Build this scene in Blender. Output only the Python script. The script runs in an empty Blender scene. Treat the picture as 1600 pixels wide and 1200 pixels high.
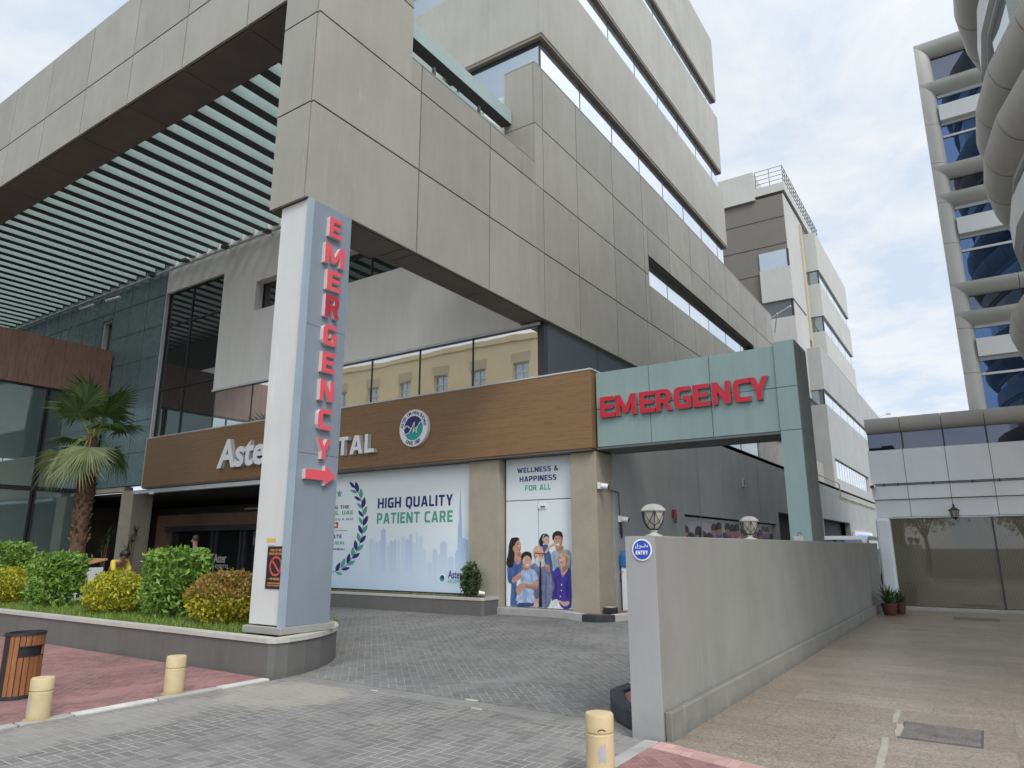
import bpy, math, random
import numpy as np
from mathutils import Vector, Matrix
from mathutils.geometry import tessellate_polygon
random.seed(7); RNG = np.random.default_rng(7)
S = bpy.context.scene
COL = S.collection

# ------------------------------------------------------------------ camera
F_PX, YAW, PITCH, ROLL, EYE = 1083.18, .58785, .231904, -.00173, 1.65
def cam_axes():
    cy, sy = math.cos(YAW), math.sin(YAW)
    f = Vector((-sy*math.cos(PITCH), cy*math.cos(PITCH), math.sin(PITCH)))
    r = Vector((cy, sy, 0)); u = r.cross(f)
    r2 = r*math.cos(ROLL)+u*math.sin(ROLL); u2 = -r*math.sin(ROLL)+u*math.cos(ROLL)
    return r2, u2, f
CR, CU, CF = cam_axes()
cam = bpy.data.cameras.new('camera'); cam_o = bpy.data.objects.new('camera', cam); COL.objects.link(cam_o)
cam.sensor_fit = 'HORIZONTAL'; cam.sensor_width = 36; cam.lens = F_PX/1600*36; cam.clip_end = 3000
m = Matrix((CR, CU, -CF)).transposed().to_4x4(); m.translation = (0, 0, EYE); cam_o.matrix_world = m
S.camera = cam_o
def at(x, y, ax, val):
    """survey helper: the point of the plane X/Y/Z = val that the survey photograph (1600x1200) shows at x, y"""
    d = CR*((x-800)/F_PX) - CU*((y-600)/F_PX) + CF
    i = 'XYZ'.index(ax); t = (val-(0, 0, EYE)[i])/d[i]
    return Vector((0, 0, EYE)) + d*t

# ------------------------------------------------------------------ light
SUN = Vector((.56, -.38, .74)).normalized()
w = bpy.data.worlds.new('World'); S.world = w; w.use_nodes = True
nt = w.node_tree; nt.nodes.clear()
N = nt.nodes.new; L = nt.links.new
out = N('ShaderNodeOutputWorld'); bg = N('ShaderNodeBackground'); sky = N('ShaderNodeTexSky')
sky.sky_type = 'NISHITA'; sky.sun_disc = False
sky.sun_elevation = math.asin(SUN.z); sky.sun_rotation = math.atan2(SUN.x, SUN.y)
sky.air_density = 1.0; sky.dust_density = 1.0; sky.ozone_density = 1.0
tc = N('ShaderNodeTexCoord'); sep = N('ShaderNodeSeparateXYZ'); L(tc.outputs['Generated'], sep.inputs[0])
zc = N('ShaderNodeMath'); zc.operation = 'MAXIMUM'; L(sep.outputs['Z'], zc.inputs[0]); zc.inputs[1].default_value = .06
za = N('ShaderNodeMath'); za.operation = 'ADD'; L(zc.outputs[0], za.inputs[0]); za.inputs[1].default_value = .12
dx = N('ShaderNodeMath'); dx.operation = 'DIVIDE'; L(sep.outputs['X'], dx.inputs[0]); L(za.outputs[0], dx.inputs[1])
dy = N('ShaderNodeMath'); dy.operation = 'DIVIDE'; L(sep.outputs['Y'], dy.inputs[0]); L(za.outputs[0], dy.inputs[1])
cmb = N('ShaderNodeCombineXYZ'); L(dx.outputs[0], cmb.inputs[0]); L(dy.outputs[0], cmb.inputs[1])
n1 = N('ShaderNodeTexNoise'); n1.inputs['Scale'].default_value = 2.6; n1.inputs['Detail'].default_value = 9; n1.inputs['Roughness'].default_value = .62
n1.inputs['Distortion'].default_value = .35
L(cmb.outputs[0], n1.inputs['Vector'])
r1 = N('ShaderNodeMapRange'); r1.inputs['From Min'].default_value = .36; r1.inputs['From Max'].default_value = .60
r1.inputs['To Min'].default_value = 0.; r1.inputs['To Max'].default_value = 1.0
L(n1.outputs['Fac'], r1.inputs['Value'])
mx = N('ShaderNodeMix'); mx.data_type = 'RGBA'
skt = N('ShaderNodeMix'); skt.data_type = 'RGBA'; skt.blend_type = 'MULTIPLY'; skt.inputs[0].default_value = 1
skt.inputs[7].default_value = (1.0, 1.12, 1.25, 1)
L(sky.outputs[0], skt.inputs[6])
cl = N('ShaderNodeMix'); cl.data_type = 'RGBA'; L(r1.outputs[0], cl.inputs[0])
cl.inputs[6].default_value = (6.7, 7.75, 9.0, 1); cl.inputs[7].default_value = (9.1, 9.25, 9.5, 1)
mx.inputs[0].default_value = .88; L(skt.outputs[2], mx.inputs[6]); L(cl.outputs[2], mx.inputs[7])
# the cloud layer is brighter round the hidden sun
vd = N('ShaderNodeVectorMath'); vd.operation = 'DOT_PRODUCT'; L(tc.outputs['Generated'], vd.inputs[0]); vd.inputs[1].default_value = SUN
g0 = N('ShaderNodeMath'); g0.operation = 'MAXIMUM'; L(vd.outputs['Value'], g0.inputs[0]); g0.inputs[1].default_value = 0
g1 = N('ShaderNodeMath'); g1.operation = 'POWER'; L(g0.outputs[0], g1.inputs[0]); g1.inputs[1].default_value = 1.6
g2 = N('ShaderNodeMath'); g2.operation = 'MULTIPLY_ADD'; L(g1.outputs[0], g2.inputs[0]); g2.inputs[1].default_value = 1.45; g2.inputs[2].default_value = 1.0
gm = N('ShaderNodeVectorMath'); gm.operation = 'SCALE'; L(mx.outputs[2], gm.inputs[0]); L(g2.outputs[0], gm.inputs['Scale'])
L(gm.outputs[0], bg.inputs['Color']); bg.inputs['Strength'].default_value = .1
L(bg.outputs[0], out.inputs[0])
sl = bpy.data.lights.new('sun', 'SUN'); sl.energy = 1.7; sl.angle = math.radians(20); sl.color = (1, .965, .90)
so = bpy.data.objects.new('sun', sl); COL.objects.link(so); so.rotation_euler = SUN.to_track_quat('Z', 'Y').to_euler()
S.view_settings.view_transform = 'Standard'; S.view_settings.look = 'None'
S.view_settings.exposure = .1; S.view_settings.gamma = 1
S.view_settings.use_curve_mapping = False
try:
    S.cycles.max_bounces = 8; S.cycles.use_denoising = True
except Exception: pass

# ------------------------------------------------------------------ materials
def nodes(name):
    m = bpy.data.materials.new(name); m.use_nodes = True
    t = m.node_tree; return m, t, t.nodes['Principled BSDF'], t.nodes.new, t.links.new
def noise(N, L, vec, scale, detail=4, rough=.55, stretch=None):
    if stretch:
        mp = N('ShaderNodeMapping'); mp.inputs['Scale'].default_value = stretch; L(vec, mp.inputs['Vector']); vec = mp.outputs[0]
    n = N('ShaderNodeTexNoise'); n.inputs['Scale'].default_value = scale; n.inputs['Detail'].default_value = detail
    n.inputs['Roughness'].default_value = rough; L(vec, n.inputs['Vector']); return n.outputs['Fac']
def ramp(N, L, fac, a, b, lo=0., hi=1.):
    r = N('ShaderNodeMapRange'); r.inputs['From Min'].default_value = a; r.inputs['From Max'].default_value = b
    r.inputs['To Min'].default_value = lo; r.inputs['To Max'].default_value = hi; L(fac, r.inputs['Value']); return r.outputs[0]
def mixc(N, L, fac, a, b, mode='MIX'):
    x = N('ShaderNodeMix'); x.data_type = 'RGBA'; x.blend_type = mode
    for s, v in ((0, fac), (6, a), (7, b)):
        if hasattr(v, 'is_linked'): L(v, x.inputs[s])
        elif isinstance(v, (int, float)): x.inputs[s].default_value = v
        else: x.inputs[s].default_value = (*v, 1) if len(v) == 3 else v
    return x.outputs[2]
def math_(N, L, op, a, b=None, c=None):
    x = N('ShaderNodeMath'); x.operation = op
    for i, v in enumerate((a, b, c)):
        if v is None: continue
        if hasattr(v, 'is_linked'): L(v, x.inputs[i])
        else: x.inputs[i].default_value = v
    return x.outputs[0]
def bump(N, L, p, h, strength, dist=.01):
    b = N('ShaderNodeBump'); b.inputs['Strength'].default_value = strength; b.inputs['Distance'].default_value = dist
    L(h, b.inputs['Height']); L(b.outputs[0], p.inputs['Normal'])
def surf(name, col, rough=.7, var=.12, scale=2.5, streak=0., island=0., bmp=0., metal=0., spec=.5, fine=0., blotch=0., blotch_col=None, drips=0., splash=None):
    m, t, p, N, L = nodes(name)
    v = N('ShaderNodeTexCoord').outputs['Object']
    c = mixc(N, L, ramp(N, L, noise(N, L, v, scale), .3, .7), [k*(1-var) for k in col], [min(1, k*(1+var)) for k in col])
    if streak:
        f = noise(N, L, v, 2.0, 6, .6, (1.5, 1.5, .16))
        c = mixc(N, L, ramp(N, L, f, .40, .75), c, mixc(N, L, 1., c, (1-streak, 1-streak, 1-streak*1.08), 'MULTIPLY'))
        f2 = noise(N, L, v, 5, 5, .65, (1.6, 1.6, .12))
        c = mixc(N, L, ramp(N, L, f2, .52, .8, 0, .5), c, mixc(N, L, 1., c, (1+streak*.6,)*3, 'MULTIPLY'))
    if blotch:
        f = noise(N, L, v, 1.1, 7, .7)
        c = mixc(N, L, ramp(N, L, f, .52, .68, 0, blotch), c, blotch_col or [k*.6 for k in col])
    if drips:      # thin pale lime runs and dark rain runs, in patches
        msk = ramp(N, L, noise(N, L, v, .9, 3), .48, .62)
        f = math_(N, L, 'MULTIPLY', ramp(N, L, noise(N, L, v, 7.5, 6, .7, (1.3, 1.3, .13)), .57, .68), msk)
        c = mixc(N, L, math_(N, L, 'MULTIPLY', f, drips), c, [min(1, k*1.75) for k in col])
        f = math_(N, L, 'MULTIPLY', ramp(N, L, noise(N, L, v, 6, 5, .7, (1.7, 1.7, .07)), .58, .70), ramp(N, L, noise(N, L, v, 1.3, 3), .5, .6))
        c = mixc(N, L, math_(N, L, 'MULTIPLY', f, drips*.7), c, [k*.55 for k in col])
        f = ramp(N, L, noise(N, L, v, 22, 3, .7, (1, 1, 2.5)), .69, .73)
        c = mixc(N, L, math_(N, L, 'MULTIPLY', math_(N, L, 'MULTIPLY', f, msk), drips), c, [min(1, k*1.5) for k in col])
    if splash:     # mud splashed up from the ground: (height, strength)
        sz = N('ShaderNodeSeparateXYZ'); L(v, sz.inputs[0])
        f = math_(N, L, 'SUBTRACT', splash[0], sz.outputs[2]); f = math_(N, L, 'ADD', f, math_(N, L, 'MULTIPLY', math_(N, L, 'SUBTRACT', noise(N, L, v, 5, 6, .7), .5), splash[0]*2.2))
        c = mixc(N, L, ramp(N, L, f, 0, splash[0], 0, splash[1]), c, [k*.52 for k in col])
    if fine:
        f = noise(N, L, v, 90, 2)
        c = mixc(N, L, ramp(N, L, f, .35, .65), mixc(N, L, 1., c, (1-fine,)*3, 'MULTIPLY'), mixc(N, L, 1., c, (1+fine,)*3, 'MULTIPLY'))
    if island:
        g = N('ShaderNodeNewGeometry').outputs['Random Per Island']
        c = mixc(N, L, g, mixc(N, L, 1., c, (1-island,)*3, 'MULTIPLY'), mixc(N, L, 1., c, (1+island, 1+island, 1+island*.9), 'MULTIPLY'))
    L(c, p.inputs['Base Color'])
    p.inputs['Metallic'].default_value = metal; p.inputs['Specular IOR Level'].default_value = spec
    L(ramp(N, L, noise(N, L, v, scale*2.3), .3, .7, max(0, rough-.07), min(1, rough+.07)), p.inputs['Roughness'])
    if bmp: bump(N, L, p, noise(N, L, v, 26, 5), bmp, .01)
    return m
def flat(name, col, rough=.6, metal=0., spec=.5):
    m, t, p, N, L = nodes(name)
    v = N('ShaderNodeTexCoord').outputs['Object']
    L(mixc(N, L, noise(N, L, v, 6), [k*.94 for k in col], [min(1, k*1.06) for k in col]), p.inputs['Base Color'])
    p.inputs['Roughness'].default_value = rough; p.inputs['Metallic'].default_value = metal; p.inputs['Specular IOR Level'].default_value = spec
    return m
def glass(name, tint, mirror, wave=.15, wscale=.55, rough=.015, metal=.85):
    """coated facade glass: mirror-like, slightly wavy panes"""
    m, t, p, N, L = nodes(name)
    v = N('ShaderNodeTexCoord').outputs['Object']
    p.inputs['Base Color'].default_value = (*tint, 1); p.inputs['Roughness'].default_value = rough
    p.inputs['Metallic'].default_value = mirror*metal; p.inputs['IOR'].default_value = 1.9
    p.inputs['Specular IOR Level'].default_value = .6
    if wave: bump(N, L, p, noise(N, L, v, wscale, 2), wave, .12)
    return m
def emit(name, col, k):
    m, t, p, N, L = nodes(name)
    p.inputs['Base Color'].default_value = (*col, 1); p.inputs['Emission Color'].default_value = (*col, 1); p.inputs['Emission Strength'].default_value = k
    return m

M = {}
M['panel'] = surf('cladding_panel', (.30, .283, .245), .5, .06, .8, streak=.10, island=.08, drips=.32, blotch=.25, blotch_col=(.345, .328, .285))
M['panel_front'] = M['panel']
M['joint'] = flat('dark_joint', (.045, .042, .038), .9)
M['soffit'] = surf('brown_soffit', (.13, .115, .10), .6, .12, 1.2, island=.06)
M['band'] = surf('tower_plaster', (.385, .37, .325), .7, .07, .7, streak=.11, drips=.2)
M['white_wall'] = surf('pale_plaster', (.70, .69, .65), .75, .06, .6, streak=.08, drips=.15)
M['rear_white'] = surf('rear_plaster', (.47, .465, .43), .75, .05, .5, streak=.06)
M['rear_groove'] = flat('rear_groove', (.09, .08, .07), .9)
M['low_wing'] = surf('low_wing_plaster', (.37, .37, .355), .8, .06, .6, streak=.06)
M['rear_brown'] = surf('rear_brown', (.16, .145, .125), .75, .05, .5, streak=.05)
M['gray_wall'] = surf('gray_render', (.34, .34, .325), .8, .08, .8, streak=.10, drips=.3)
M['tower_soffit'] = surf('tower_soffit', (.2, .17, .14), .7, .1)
M['teal'] = surf('teal_tile', (.115, .165, .17), .28, .12, .7, island=.05)
M['teal_joint'] = flat('pale_grout', (.24, .28, .28), .9)
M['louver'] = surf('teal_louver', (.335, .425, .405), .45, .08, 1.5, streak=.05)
M['louver_under_shade'] = flat('louver_underside_shade', (.05, .06, .06), .6)  # shade under the blades, put into a near-black base colour
M['gate'] = surf('pale_teal_panel', (.255, .35, .335), .45, .05, .7, streak=.12, drips=.3)
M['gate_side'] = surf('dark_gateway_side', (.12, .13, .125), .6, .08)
M['gate_joint'] = flat('gateway_joint', (.14, .15, .14), .8)
M['pillar_white'] = surf('white_paint', (.57, .57, .55), .6, .04, 1.4, streak=.05, drips=.12, splash=(.35, .25))
M['pillar_blue'] = surf('blue_gray_metal', (.21, .245, .285), .38, .06, 1.2, streak=.06)
M['pillar_edge'] = surf('pale_blue_metal', (.30, .355, .41), .35, .05)
M['stone'] = surf('planter_stone', (.125, .12, .115), .55, .09, 1.2, streak=.08, drips=.3, splash=(.12, .4))
M['cap'] = surf('pale_cap_stone', (.44, .42, .38), .6, .08, 3, fine=.05)
M['plinth'] = surf('gray_plinth', (.28, .275, .255), .7, .08, 3, fine=.05)
M['beige'] = surf('textured_beige', (.345, .308, .235), .9, .09, 2.2, bmp=.5, fine=.1, blotch=.3, blotch_col=(.295, .262, .2))
M['wall'] = surf('boundary_render', (.235, .231, .21), .8, .09, 1.1, streak=.06, drips=.3, splash=(.35, .4), blotch=.3, blotch_col=(.225, .22, .205), bmp=.1)
M['wall_end'] = surf('boundary_end', (.32, .325, .32), .7, .06, 1.5, streak=.06, drips=.3, splash=(.25, .4), bmp=.1)
M['wall_plinth'] = surf('boundary_plinth', (.205, .20, .18), .8, .14, 2, streak=.12, drips=.4, splash=(.12, .6))
M['concrete'] = surf('concrete', (.34, .33, .31), .85, .12, 3, fine=.1, blotch=.4)
M['drain'] = surf('drain_concrete', (.205, .20, .185), .6, .15, 2.5, fine=.12, blotch=.6, blotch_col=(.27, .265, .25))
M['kerb_white'] = surf('kerb_white', (.52, .51, .48), .8, .12, 5, fine=.1, blotch=.5, blotch_col=(.42, .41, .39))
M['kerb_black'] = surf('kerb_black', (.035, .038, .045), .6, .3, 8, fine=.2, bmp=.3)
M['bollard'] = surf('cream_paint', (.52, .405, .23), .7, .09, 6, drips=.25, splash=(.09, .6), blotch=.3, blotch_col=(.38, .30, .18), bmp=.25)
M['bollard_dirt'] = flat('bare_concrete', (.30, .24, .14), .9)
M['scuff'] = flat('gray_scuff', (.36, .36, .37), .8)
M['white'] = surf('white_plastic', (.78, .78, .77), .45, .03, 3)
M['lightgray'] = surf('light_gray_metal', (.52, .54, .54), .5, .05)
M['black'] = flat('black_metal', (.02, .02, .021), .5)
M['darkgray'] = flat('dark_gray_metal', (.07, .07, .075), .5)
M['mullion'] = flat('dark_mullion', (.025, .027, .032), .4)
M['red'] = flat('red_acrylic', (.52, .012, .03), .5)
M['red_faded'] = flat('faded_red_acrylic', (.66, .085, .11), .4)
M['red_dark'] = flat('deep_red_acrylic', (.42, .025, .045), .35)
M['letter_side'] = flat('letter_return', (.62, .52, .50), .4)
M['steel_edge'] = flat('steel_return', (.42, .40, .40), .3, .7)
M['navy'] = flat('print_navy', (.022, .022, .16), .6)
M['green_print'] = flat('print_green', (.085, .36, .26), .6)
M['teal_print'] = flat('print_teal', (.02, .33, .30), .5)
M['print_white'] = flat('print_white', (.80, .80, .80), .5)
M['blue_sign'] = flat('blue_sign', (.02, .07, .42), .4)
M['kiosk_blue'] = flat('kiosk_blue', (.035, .16, .42), .35)
M['print_red'] = flat('print_red', (.5, .03, .04), .5)
M['orange_print'] = flat('print_orange', (.62, .27, .10), .6)
M['sign_black'] = flat('sign_black', (.012, .011, .012), .5)
M['sign_red'] = flat('sign_red', (.55, .07, .06), .5)
M['yellow_pipe'] = flat('yellow_pipe', (.50, .44, .27), .5)
M['fire_red'] = flat('fire_red', (.28, .03, .035), .4)
M['lamp_glass'] = surf('frosted_lamp_glass', (.36, .345, .29), .25, .08, 8)
M['soil'] = surf('soil', (.09, .075, .05), .95, .3, 12, fine=.3)
M['terracotta'] = flat('terracotta', (.085, .026, .02), .6)
M['dark_room'] = surf('dark_interior', (.05, .048, .045), .8, .1)
M['room_wall'] = surf('interior_wall', (.42, .37, .30), .8, .1)
M['skin'] = flat('skin', (.36, .20, .13), .55)
M['hair'] = flat('black_hair', (.012, .01, .009), .5)
M['shirt_blue'] = flat('pale_blue_shirt', (.33, .42, .52), .85)
M['trousers'] = flat('dark_teal_trousers', (.03, .09, .11), .85)
M['vest_yellow'] = flat('yellow_jacket', (.68, .52, .05), .8)
M['cloth_black'] = flat('black_cloth', (.02, .02, .022), .9)
M['alu'] = flat('white_frame', (.62, .63, .63), .4)
M['office'] = surf('office_panel', (.70, .715, .715), .42, .04, .5, streak=.03, island=.02)
M['office_roll'] = surf('office_roll', (.49, .485, .455), .45, .05, .9, streak=.08, drips=.2)
M['office_col'] = surf('office_column', (.68, .70, .72), .35, .03)

M['glass_sky'] = glass('mirror_glass', (.80, .85, .90), 1, .05, .35)
M['glass_front'] = glass('bronze_mirror_glass', (.70, .70, .68), 1, .028, .5)
M['glass_blue'] = glass('blue_glass', (.045, .095, .20), .9, 0, .5)
M['glass_dark'] = glass('dark_glass', (.075, .085, .12), .9, .01, .5)
M['glass_green'] = glass('green_glass', (.30, .39, .375), .8, .05, .4)
M['glass_lobby'] = glass('smoked_glass', (.05, .05, .05), .5, .03)
M['glass_window'] = glass('window_glass', (.34, .39, .42), .9, .05)

# horizontal wood laminate on the fascia
def wood(name, a, b, stretch, rough=.42, scale=5.):
    m, t, p, N, L = nodes(name)
    v = N('ShaderNodeTexCoord').outputs['Object']
    f = noise(N, L, v, scale, 8, .62, stretch); f2 = noise(N, L, v, scale*4, 5, .6, stretch)
    c = mixc(N, L, ramp(N, L, f, .32, .68), a, b)
    c = mixc(N, L, ramp(N, L, f2, .45, .66, 0, .75), c, [k*.62 for k in a])
    g = N('ShaderNodeNewGeometry').outputs['Random Per Island']
    c = mixc(N, L, g, mixc(N, L, 1., c, (.88, .88, .88), 'MULTIPLY'), mixc(N, L, 1., c, (1.1, 1.1, 1.1), 'MULTIPLY'))
    L(c, p.inputs['Base Color']); p.inputs['Roughness'].default_value = rough
    bump(N, L, p, f2, .15, .004)
    return m
M['fascia_wood'] = wood('fascia_wood', (.225, .122, .055), (.30, .175, .085), (.10, .10, 4.0), .45, 8.)
M['brown_wood'] = wood('brown_laminate', (.24, .135, .10), (.33, .205, .155), (4, 2.6, .25), .5, 2.2)
M['bin_wood'] = wood('bin_wood', (.20, .075, .025), (.33, .14, .05), (6, 6, .35), .5, 4)
M['desk_wood'] = wood('desk_wood', (.42, .22, .10), (.52, .30, .15), (1, 4, 4))
M['door_wood'] = wood('door_wood', (.30, .17, .11), (.38, .23, .16), (4, 4, .3), .5, 3)

def leafmat(name, a, b, c_, trans=.25, top=None):
    m, t, p, N, L = nodes(name)
    g = N('ShaderNodeNewGeometry').outputs['Random Per Island']
    r = N('ShaderNodeValToRGB'); L(g, r.inputs[0])
    r.color_ramp.elements[0].color = (*a, 1); r.color_ramp.elements[1].color = (*c_, 1)
    e = r.color_ramp.elements.new(.5); e.color = (*b, 1)
    c = r.outputs[0]
    if top:
        v = N('ShaderNodeTexCoord').outputs['Object']
        s = N('ShaderNodeSeparateXYZ'); L(v, s.inputs[0])
        h = math_(N, L, 'ADD', s.outputs[2], math_(N, L, 'MULTIPLY', math_(N, L, 'SUBTRACT', noise(N, L, v, 5), .5), .35))
        f = math_(N, L, 'MULTIPLY', ramp(N, L, h, top[0], top[1]), math_(N, L, 'GREATER_THAN', g, .22))
        c = mixc(N, L, f, c, mixc(N, L, g, (.22, .10, .03), (.36, .22, .06)))
    L(c, p.inputs['Base Color']); p.inputs['Roughness'].default_value = .42; p.inputs['Specular IOR Level'].default_value = .4
    tr = N('ShaderNodeBsdfTranslucent'); L(c, tr.inputs[0])
    ad = N('ShaderNodeMixShader'); ad.inputs[0].default_value = trans
    L(p.outputs[0], ad.inputs[1]); L(tr.outputs[0], ad.inputs[2]); L(ad.outputs[0], t.nodes['Material Output'].inputs[0])
    return m
M['leaf_green'] = leafmat('leaf_green', (.065, .15, .022), (.155, .29, .042), (.30, .44, .085))
M['leaf_yellow'] = leafmat('leaf_yellow', (.15, .21, .025), (.38, .37, .025), (.58, .52, .035))
M['leaf_rust'] = leafmat('leaf_rust', (.17, .20, .025), (.38, .36, .025), (.56, .48, .035), top=(.80, 1.02))
M['leaf_dark'] = leafmat('leaf_dark', (.025, .055, .02), (.05, .09, .03), (.09, .15, .05))
M['grass'] = leafmat('grass_blade', (.09, .17, .025), (.17, .28, .045), (.33, .37, .09), .3)
M['dry_grass'] = leafmat('dry_grass', (.10, .10, .03), (.14, .15, .05), (.22, .20, .09), .3)
M['frond'] = leafmat('palm_frond', (.05, .10, .025), (.085, .145, .035), (.14, .19, .06), .3)
M['frond_pale'] = leafmat('pale_frond', (.22, .26, .11), (.30, .34, .16), (.37, .40, .21), .3)
M['stem'] = flat('stem', (.12, .08, .045), .8)
M['petiole'] = flat('petiole', (.20, .25, .06), .5)
M['trunk'] = surf('palm_trunk', (.115, .07, .045), .9, .35, 9, fine=.25, bmp=.6)
M['boot'] = surf('leaf_base', (.13, .065, .04), .8, .45, 9, island=.55)

# herringbone pavers: real 20 x 10 cm bricks evaluated cell by cell
def herring(name, cols, joint, rot, size=.1, gap=.055, sand=None, jfade=.0, warm=None):
    m, t, p, N, L = nodes(name)
    v = N('ShaderNodeTexCoord').outputs['Object']
    mp = N('ShaderNodeMapping'); mp.inputs['Rotation'].default_value = (0, 0, rot); mp.inputs['Scale'].default_value = (1/size,)*3; L(v, mp.inputs[0])
    s = N('ShaderNodeSeparateXYZ'); L(mp.outputs[0], s.inputs[0])
    fx = math_(N, L, 'FLOOR', s.outputs[0]); fy = math_(N, L, 'FLOOR', s.outputs[1])
    u = math_(N, L, 'SUBTRACT', s.outputs[0], fx); q = math_(N, L, 'SUBTRACT', s.outputs[1], fy)
    k = math_(N, L, 'FLOORED_MODULO', math_(N, L, 'SUBTRACT', fx, fy), 4.)
    eq = lambda n: math_(N, L, 'COMPARE', k, float(n), .25)
    e0, e1, e2, e3 = eq(0), eq(1), eq(2), eq(3)
    lft = math_(N, L, 'ADD', u, e1); rgt = math_(N, L, 'ADD', math_(N, L, 'SUBTRACT', 1., u), e0)
    bot = math_(N, L, 'ADD', q, e2); top = math_(N, L, 'ADD', math_(N, L, 'SUBTRACT', 1., q), e3)
    d = math_(N, L, 'MINIMUM', math_(N, L, 'MINIMUM', lft, rgt), math_(N, L, 'MINIMUM', bot, top))
    ix = math_(N, L, 'SUBTRACT', fx, e1); iy = math_(N, L, 'SUBTRACT', fy, e2)
    cb = N('ShaderNodeCombineXYZ'); L(ix, cb.inputs[0]); L(iy, cb.inputs[1])
    wn = N('ShaderNodeTexWhiteNoise'); wn.noise_dimensions = '2D'; L(cb.outputs[0], wn.inputs['Vector'])
    c = mixc(N, L, wn.outputs[0], cols[0], cols[1])
    big = noise(N, L, v, .55, 5, .6)
    c = mixc(N, L, ramp(N, L, big, .35, .68), mixc(N, L, 1., c, (.80,)*3, 'MULTIPLY'), mixc(N, L, 1., c, (1.22, 1.2, 1.17), 'MULTIPLY'))
    c = mixc(N, L, ramp(N, L, noise(N, L, v, 70, 3), .3, .7), mixc(N, L, 1., c, (.86,)*3, 'MULTIPLY'), mixc(N, L, 1., c, (1.14,)*3, 'MULTIPLY'))
    oil = math_(N, L, 'MULTIPLY', ramp(N, L, noise(N, L, v, 2.6, 5, .65), .60, .74), .45)
    c = mixc(N, L, oil, c, [k*.45 for k in cols[0]])
    dst = math_(N, L, 'MULTIPLY', ramp(N, L, noise(N, L, v, .8, 6, .7, (1, .35, 1)), .52, .68), .35)
    c = mixc(N, L, dst, c, [min(1, k*1.7) for k in cols[1]])
    jn = ramp(N, L, noise(N, L, v, 1.3, 4), .35, .62, .25+jfade, 1.)
    jm = math_(N, L, 'MULTIPLY', ramp(N, L, d, gap*.55, gap, 1, 0), jn)
    c = mixc(N, L, jm, c, joint)
    if sand:
        for (cx, cy, rx, ry, col, amt) in sand:
            s2 = N('ShaderNodeSeparateXYZ'); L(v, s2.inputs[0])
            ax = math_(N, L, 'DIVIDE', math_(N, L, 'SUBTRACT', s2.outputs[0], cx), rx); ay = math_(N, L, 'DIVIDE', math_(N, L, 'SUBTRACT', s2.outputs[1], cy), ry)
            rr = math_(N, L, 'SQRT', math_(N, L, 'ADD', math_(N, L, 'MULTIPLY', ax, ax), math_(N, L, 'MULTIPLY', ay, ay)))
            rr = math_(N, L, 'ADD', rr, math_(N, L, 'MULTIPLY', math_(N, L, 'SUBTRACT', noise(N, L, v, 3.5, 6, .7), .5), 1.1))
            c = mixc(N, L, ramp(N, L, rr, .75, 1.05, amt, 0), c, col)
    L(c, p.inputs['Base Color']); p.inputs['Roughness'].default_value = .78
    bump(N, L, p, ramp(N, L, d, 0, gap*1.4), .35, .006)
    return m
M['apron'] = herring('apron_pavers', ((.14, .134, .127), (.195, .188, .18)), (.39, .37, .34), 0, sand=[(-7.0, 5.75, .85, .75, (.36, .325, .26), .5), (-7.3, 3.6, .5, 2.2, (.30, .285, .26), .45)])
M['drive'] = herring('driveway_pavers', ((.125, .124, .120), (.175, .173, .168)), (.32, .31, .295), math.radians(45), jfade=-.1)
M['red_paver'] = herring('red_pavers', ((.185, .092, .09), (.26, .135, .128)), (.29, .21, .195), math.radians(45), gap=.05)
M['pink_paver'] = herring('pink_pavers', ((.38, .23, .20), (.46, .29, .26)), (.30, .22, .2), 0)
M['asphalt'] = surf('asphalt', (.06, .06, .06), .9, .2, 3, fine=.2)

def granite(name):
    m, t, p, N, L = nodes(name)
    v = N('ShaderNodeTexCoord').outputs['Object']
    b = N('ShaderNodeTexBrick'); b.inputs['Scale'].default_value = 1.0
    b.inputs['Brick Width'].default_value = 1.35; b.inputs['Row Height'].default_value = .62; b.inputs['Mortar Size'].default_value = .006
    b.inputs['Mortar Smooth'].default_value = .3; b.inputs['Bias'].default_value = 0; b.offset = .5
    b.inputs['Color1'].default_value = (.235, .188, .145, 1); b.inputs['Color2'].default_value = (.285, .238, .19, 1); b.inputs['Mortar'].default_value = (.18, .155, .13, 1)
    L(v, b.inputs['Vector'])
    c = b.outputs['Color']
    f = noise(N, L, v, 2.2, 6, .65, (.35, 2.2, 1))
    c = mixc(N, L, ramp(N, L, f, .35, .65), mixc(N, L, 1., c, (.90, .91, .93), 'MULTIPLY'), mixc(N, L, 1., c, (1.10, 1.10, 1.09), 'MULTIPLY'))
    sp = noise(N, L, v, 46, 3, .75)
    c = mixc(N, L, ramp(N, L, sp, .38, .62), mixc(N, L, 1., c, (.60, .59, .58), 'MULTIPLY'), mixc(N, L, 1., c, (1.28, 1.27, 1.25), 'MULTIPLY'))
    L(c, p.inputs['Base Color'])
    L(ramp(N, L, noise(N, L, v, 1.4, 5), .35, .65, .30, .44), p.inputs['Roughness'])
    bump(N, L, p, sp, .08, .003)
    return m
M['granite'] = granite('granite_slabs')

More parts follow.
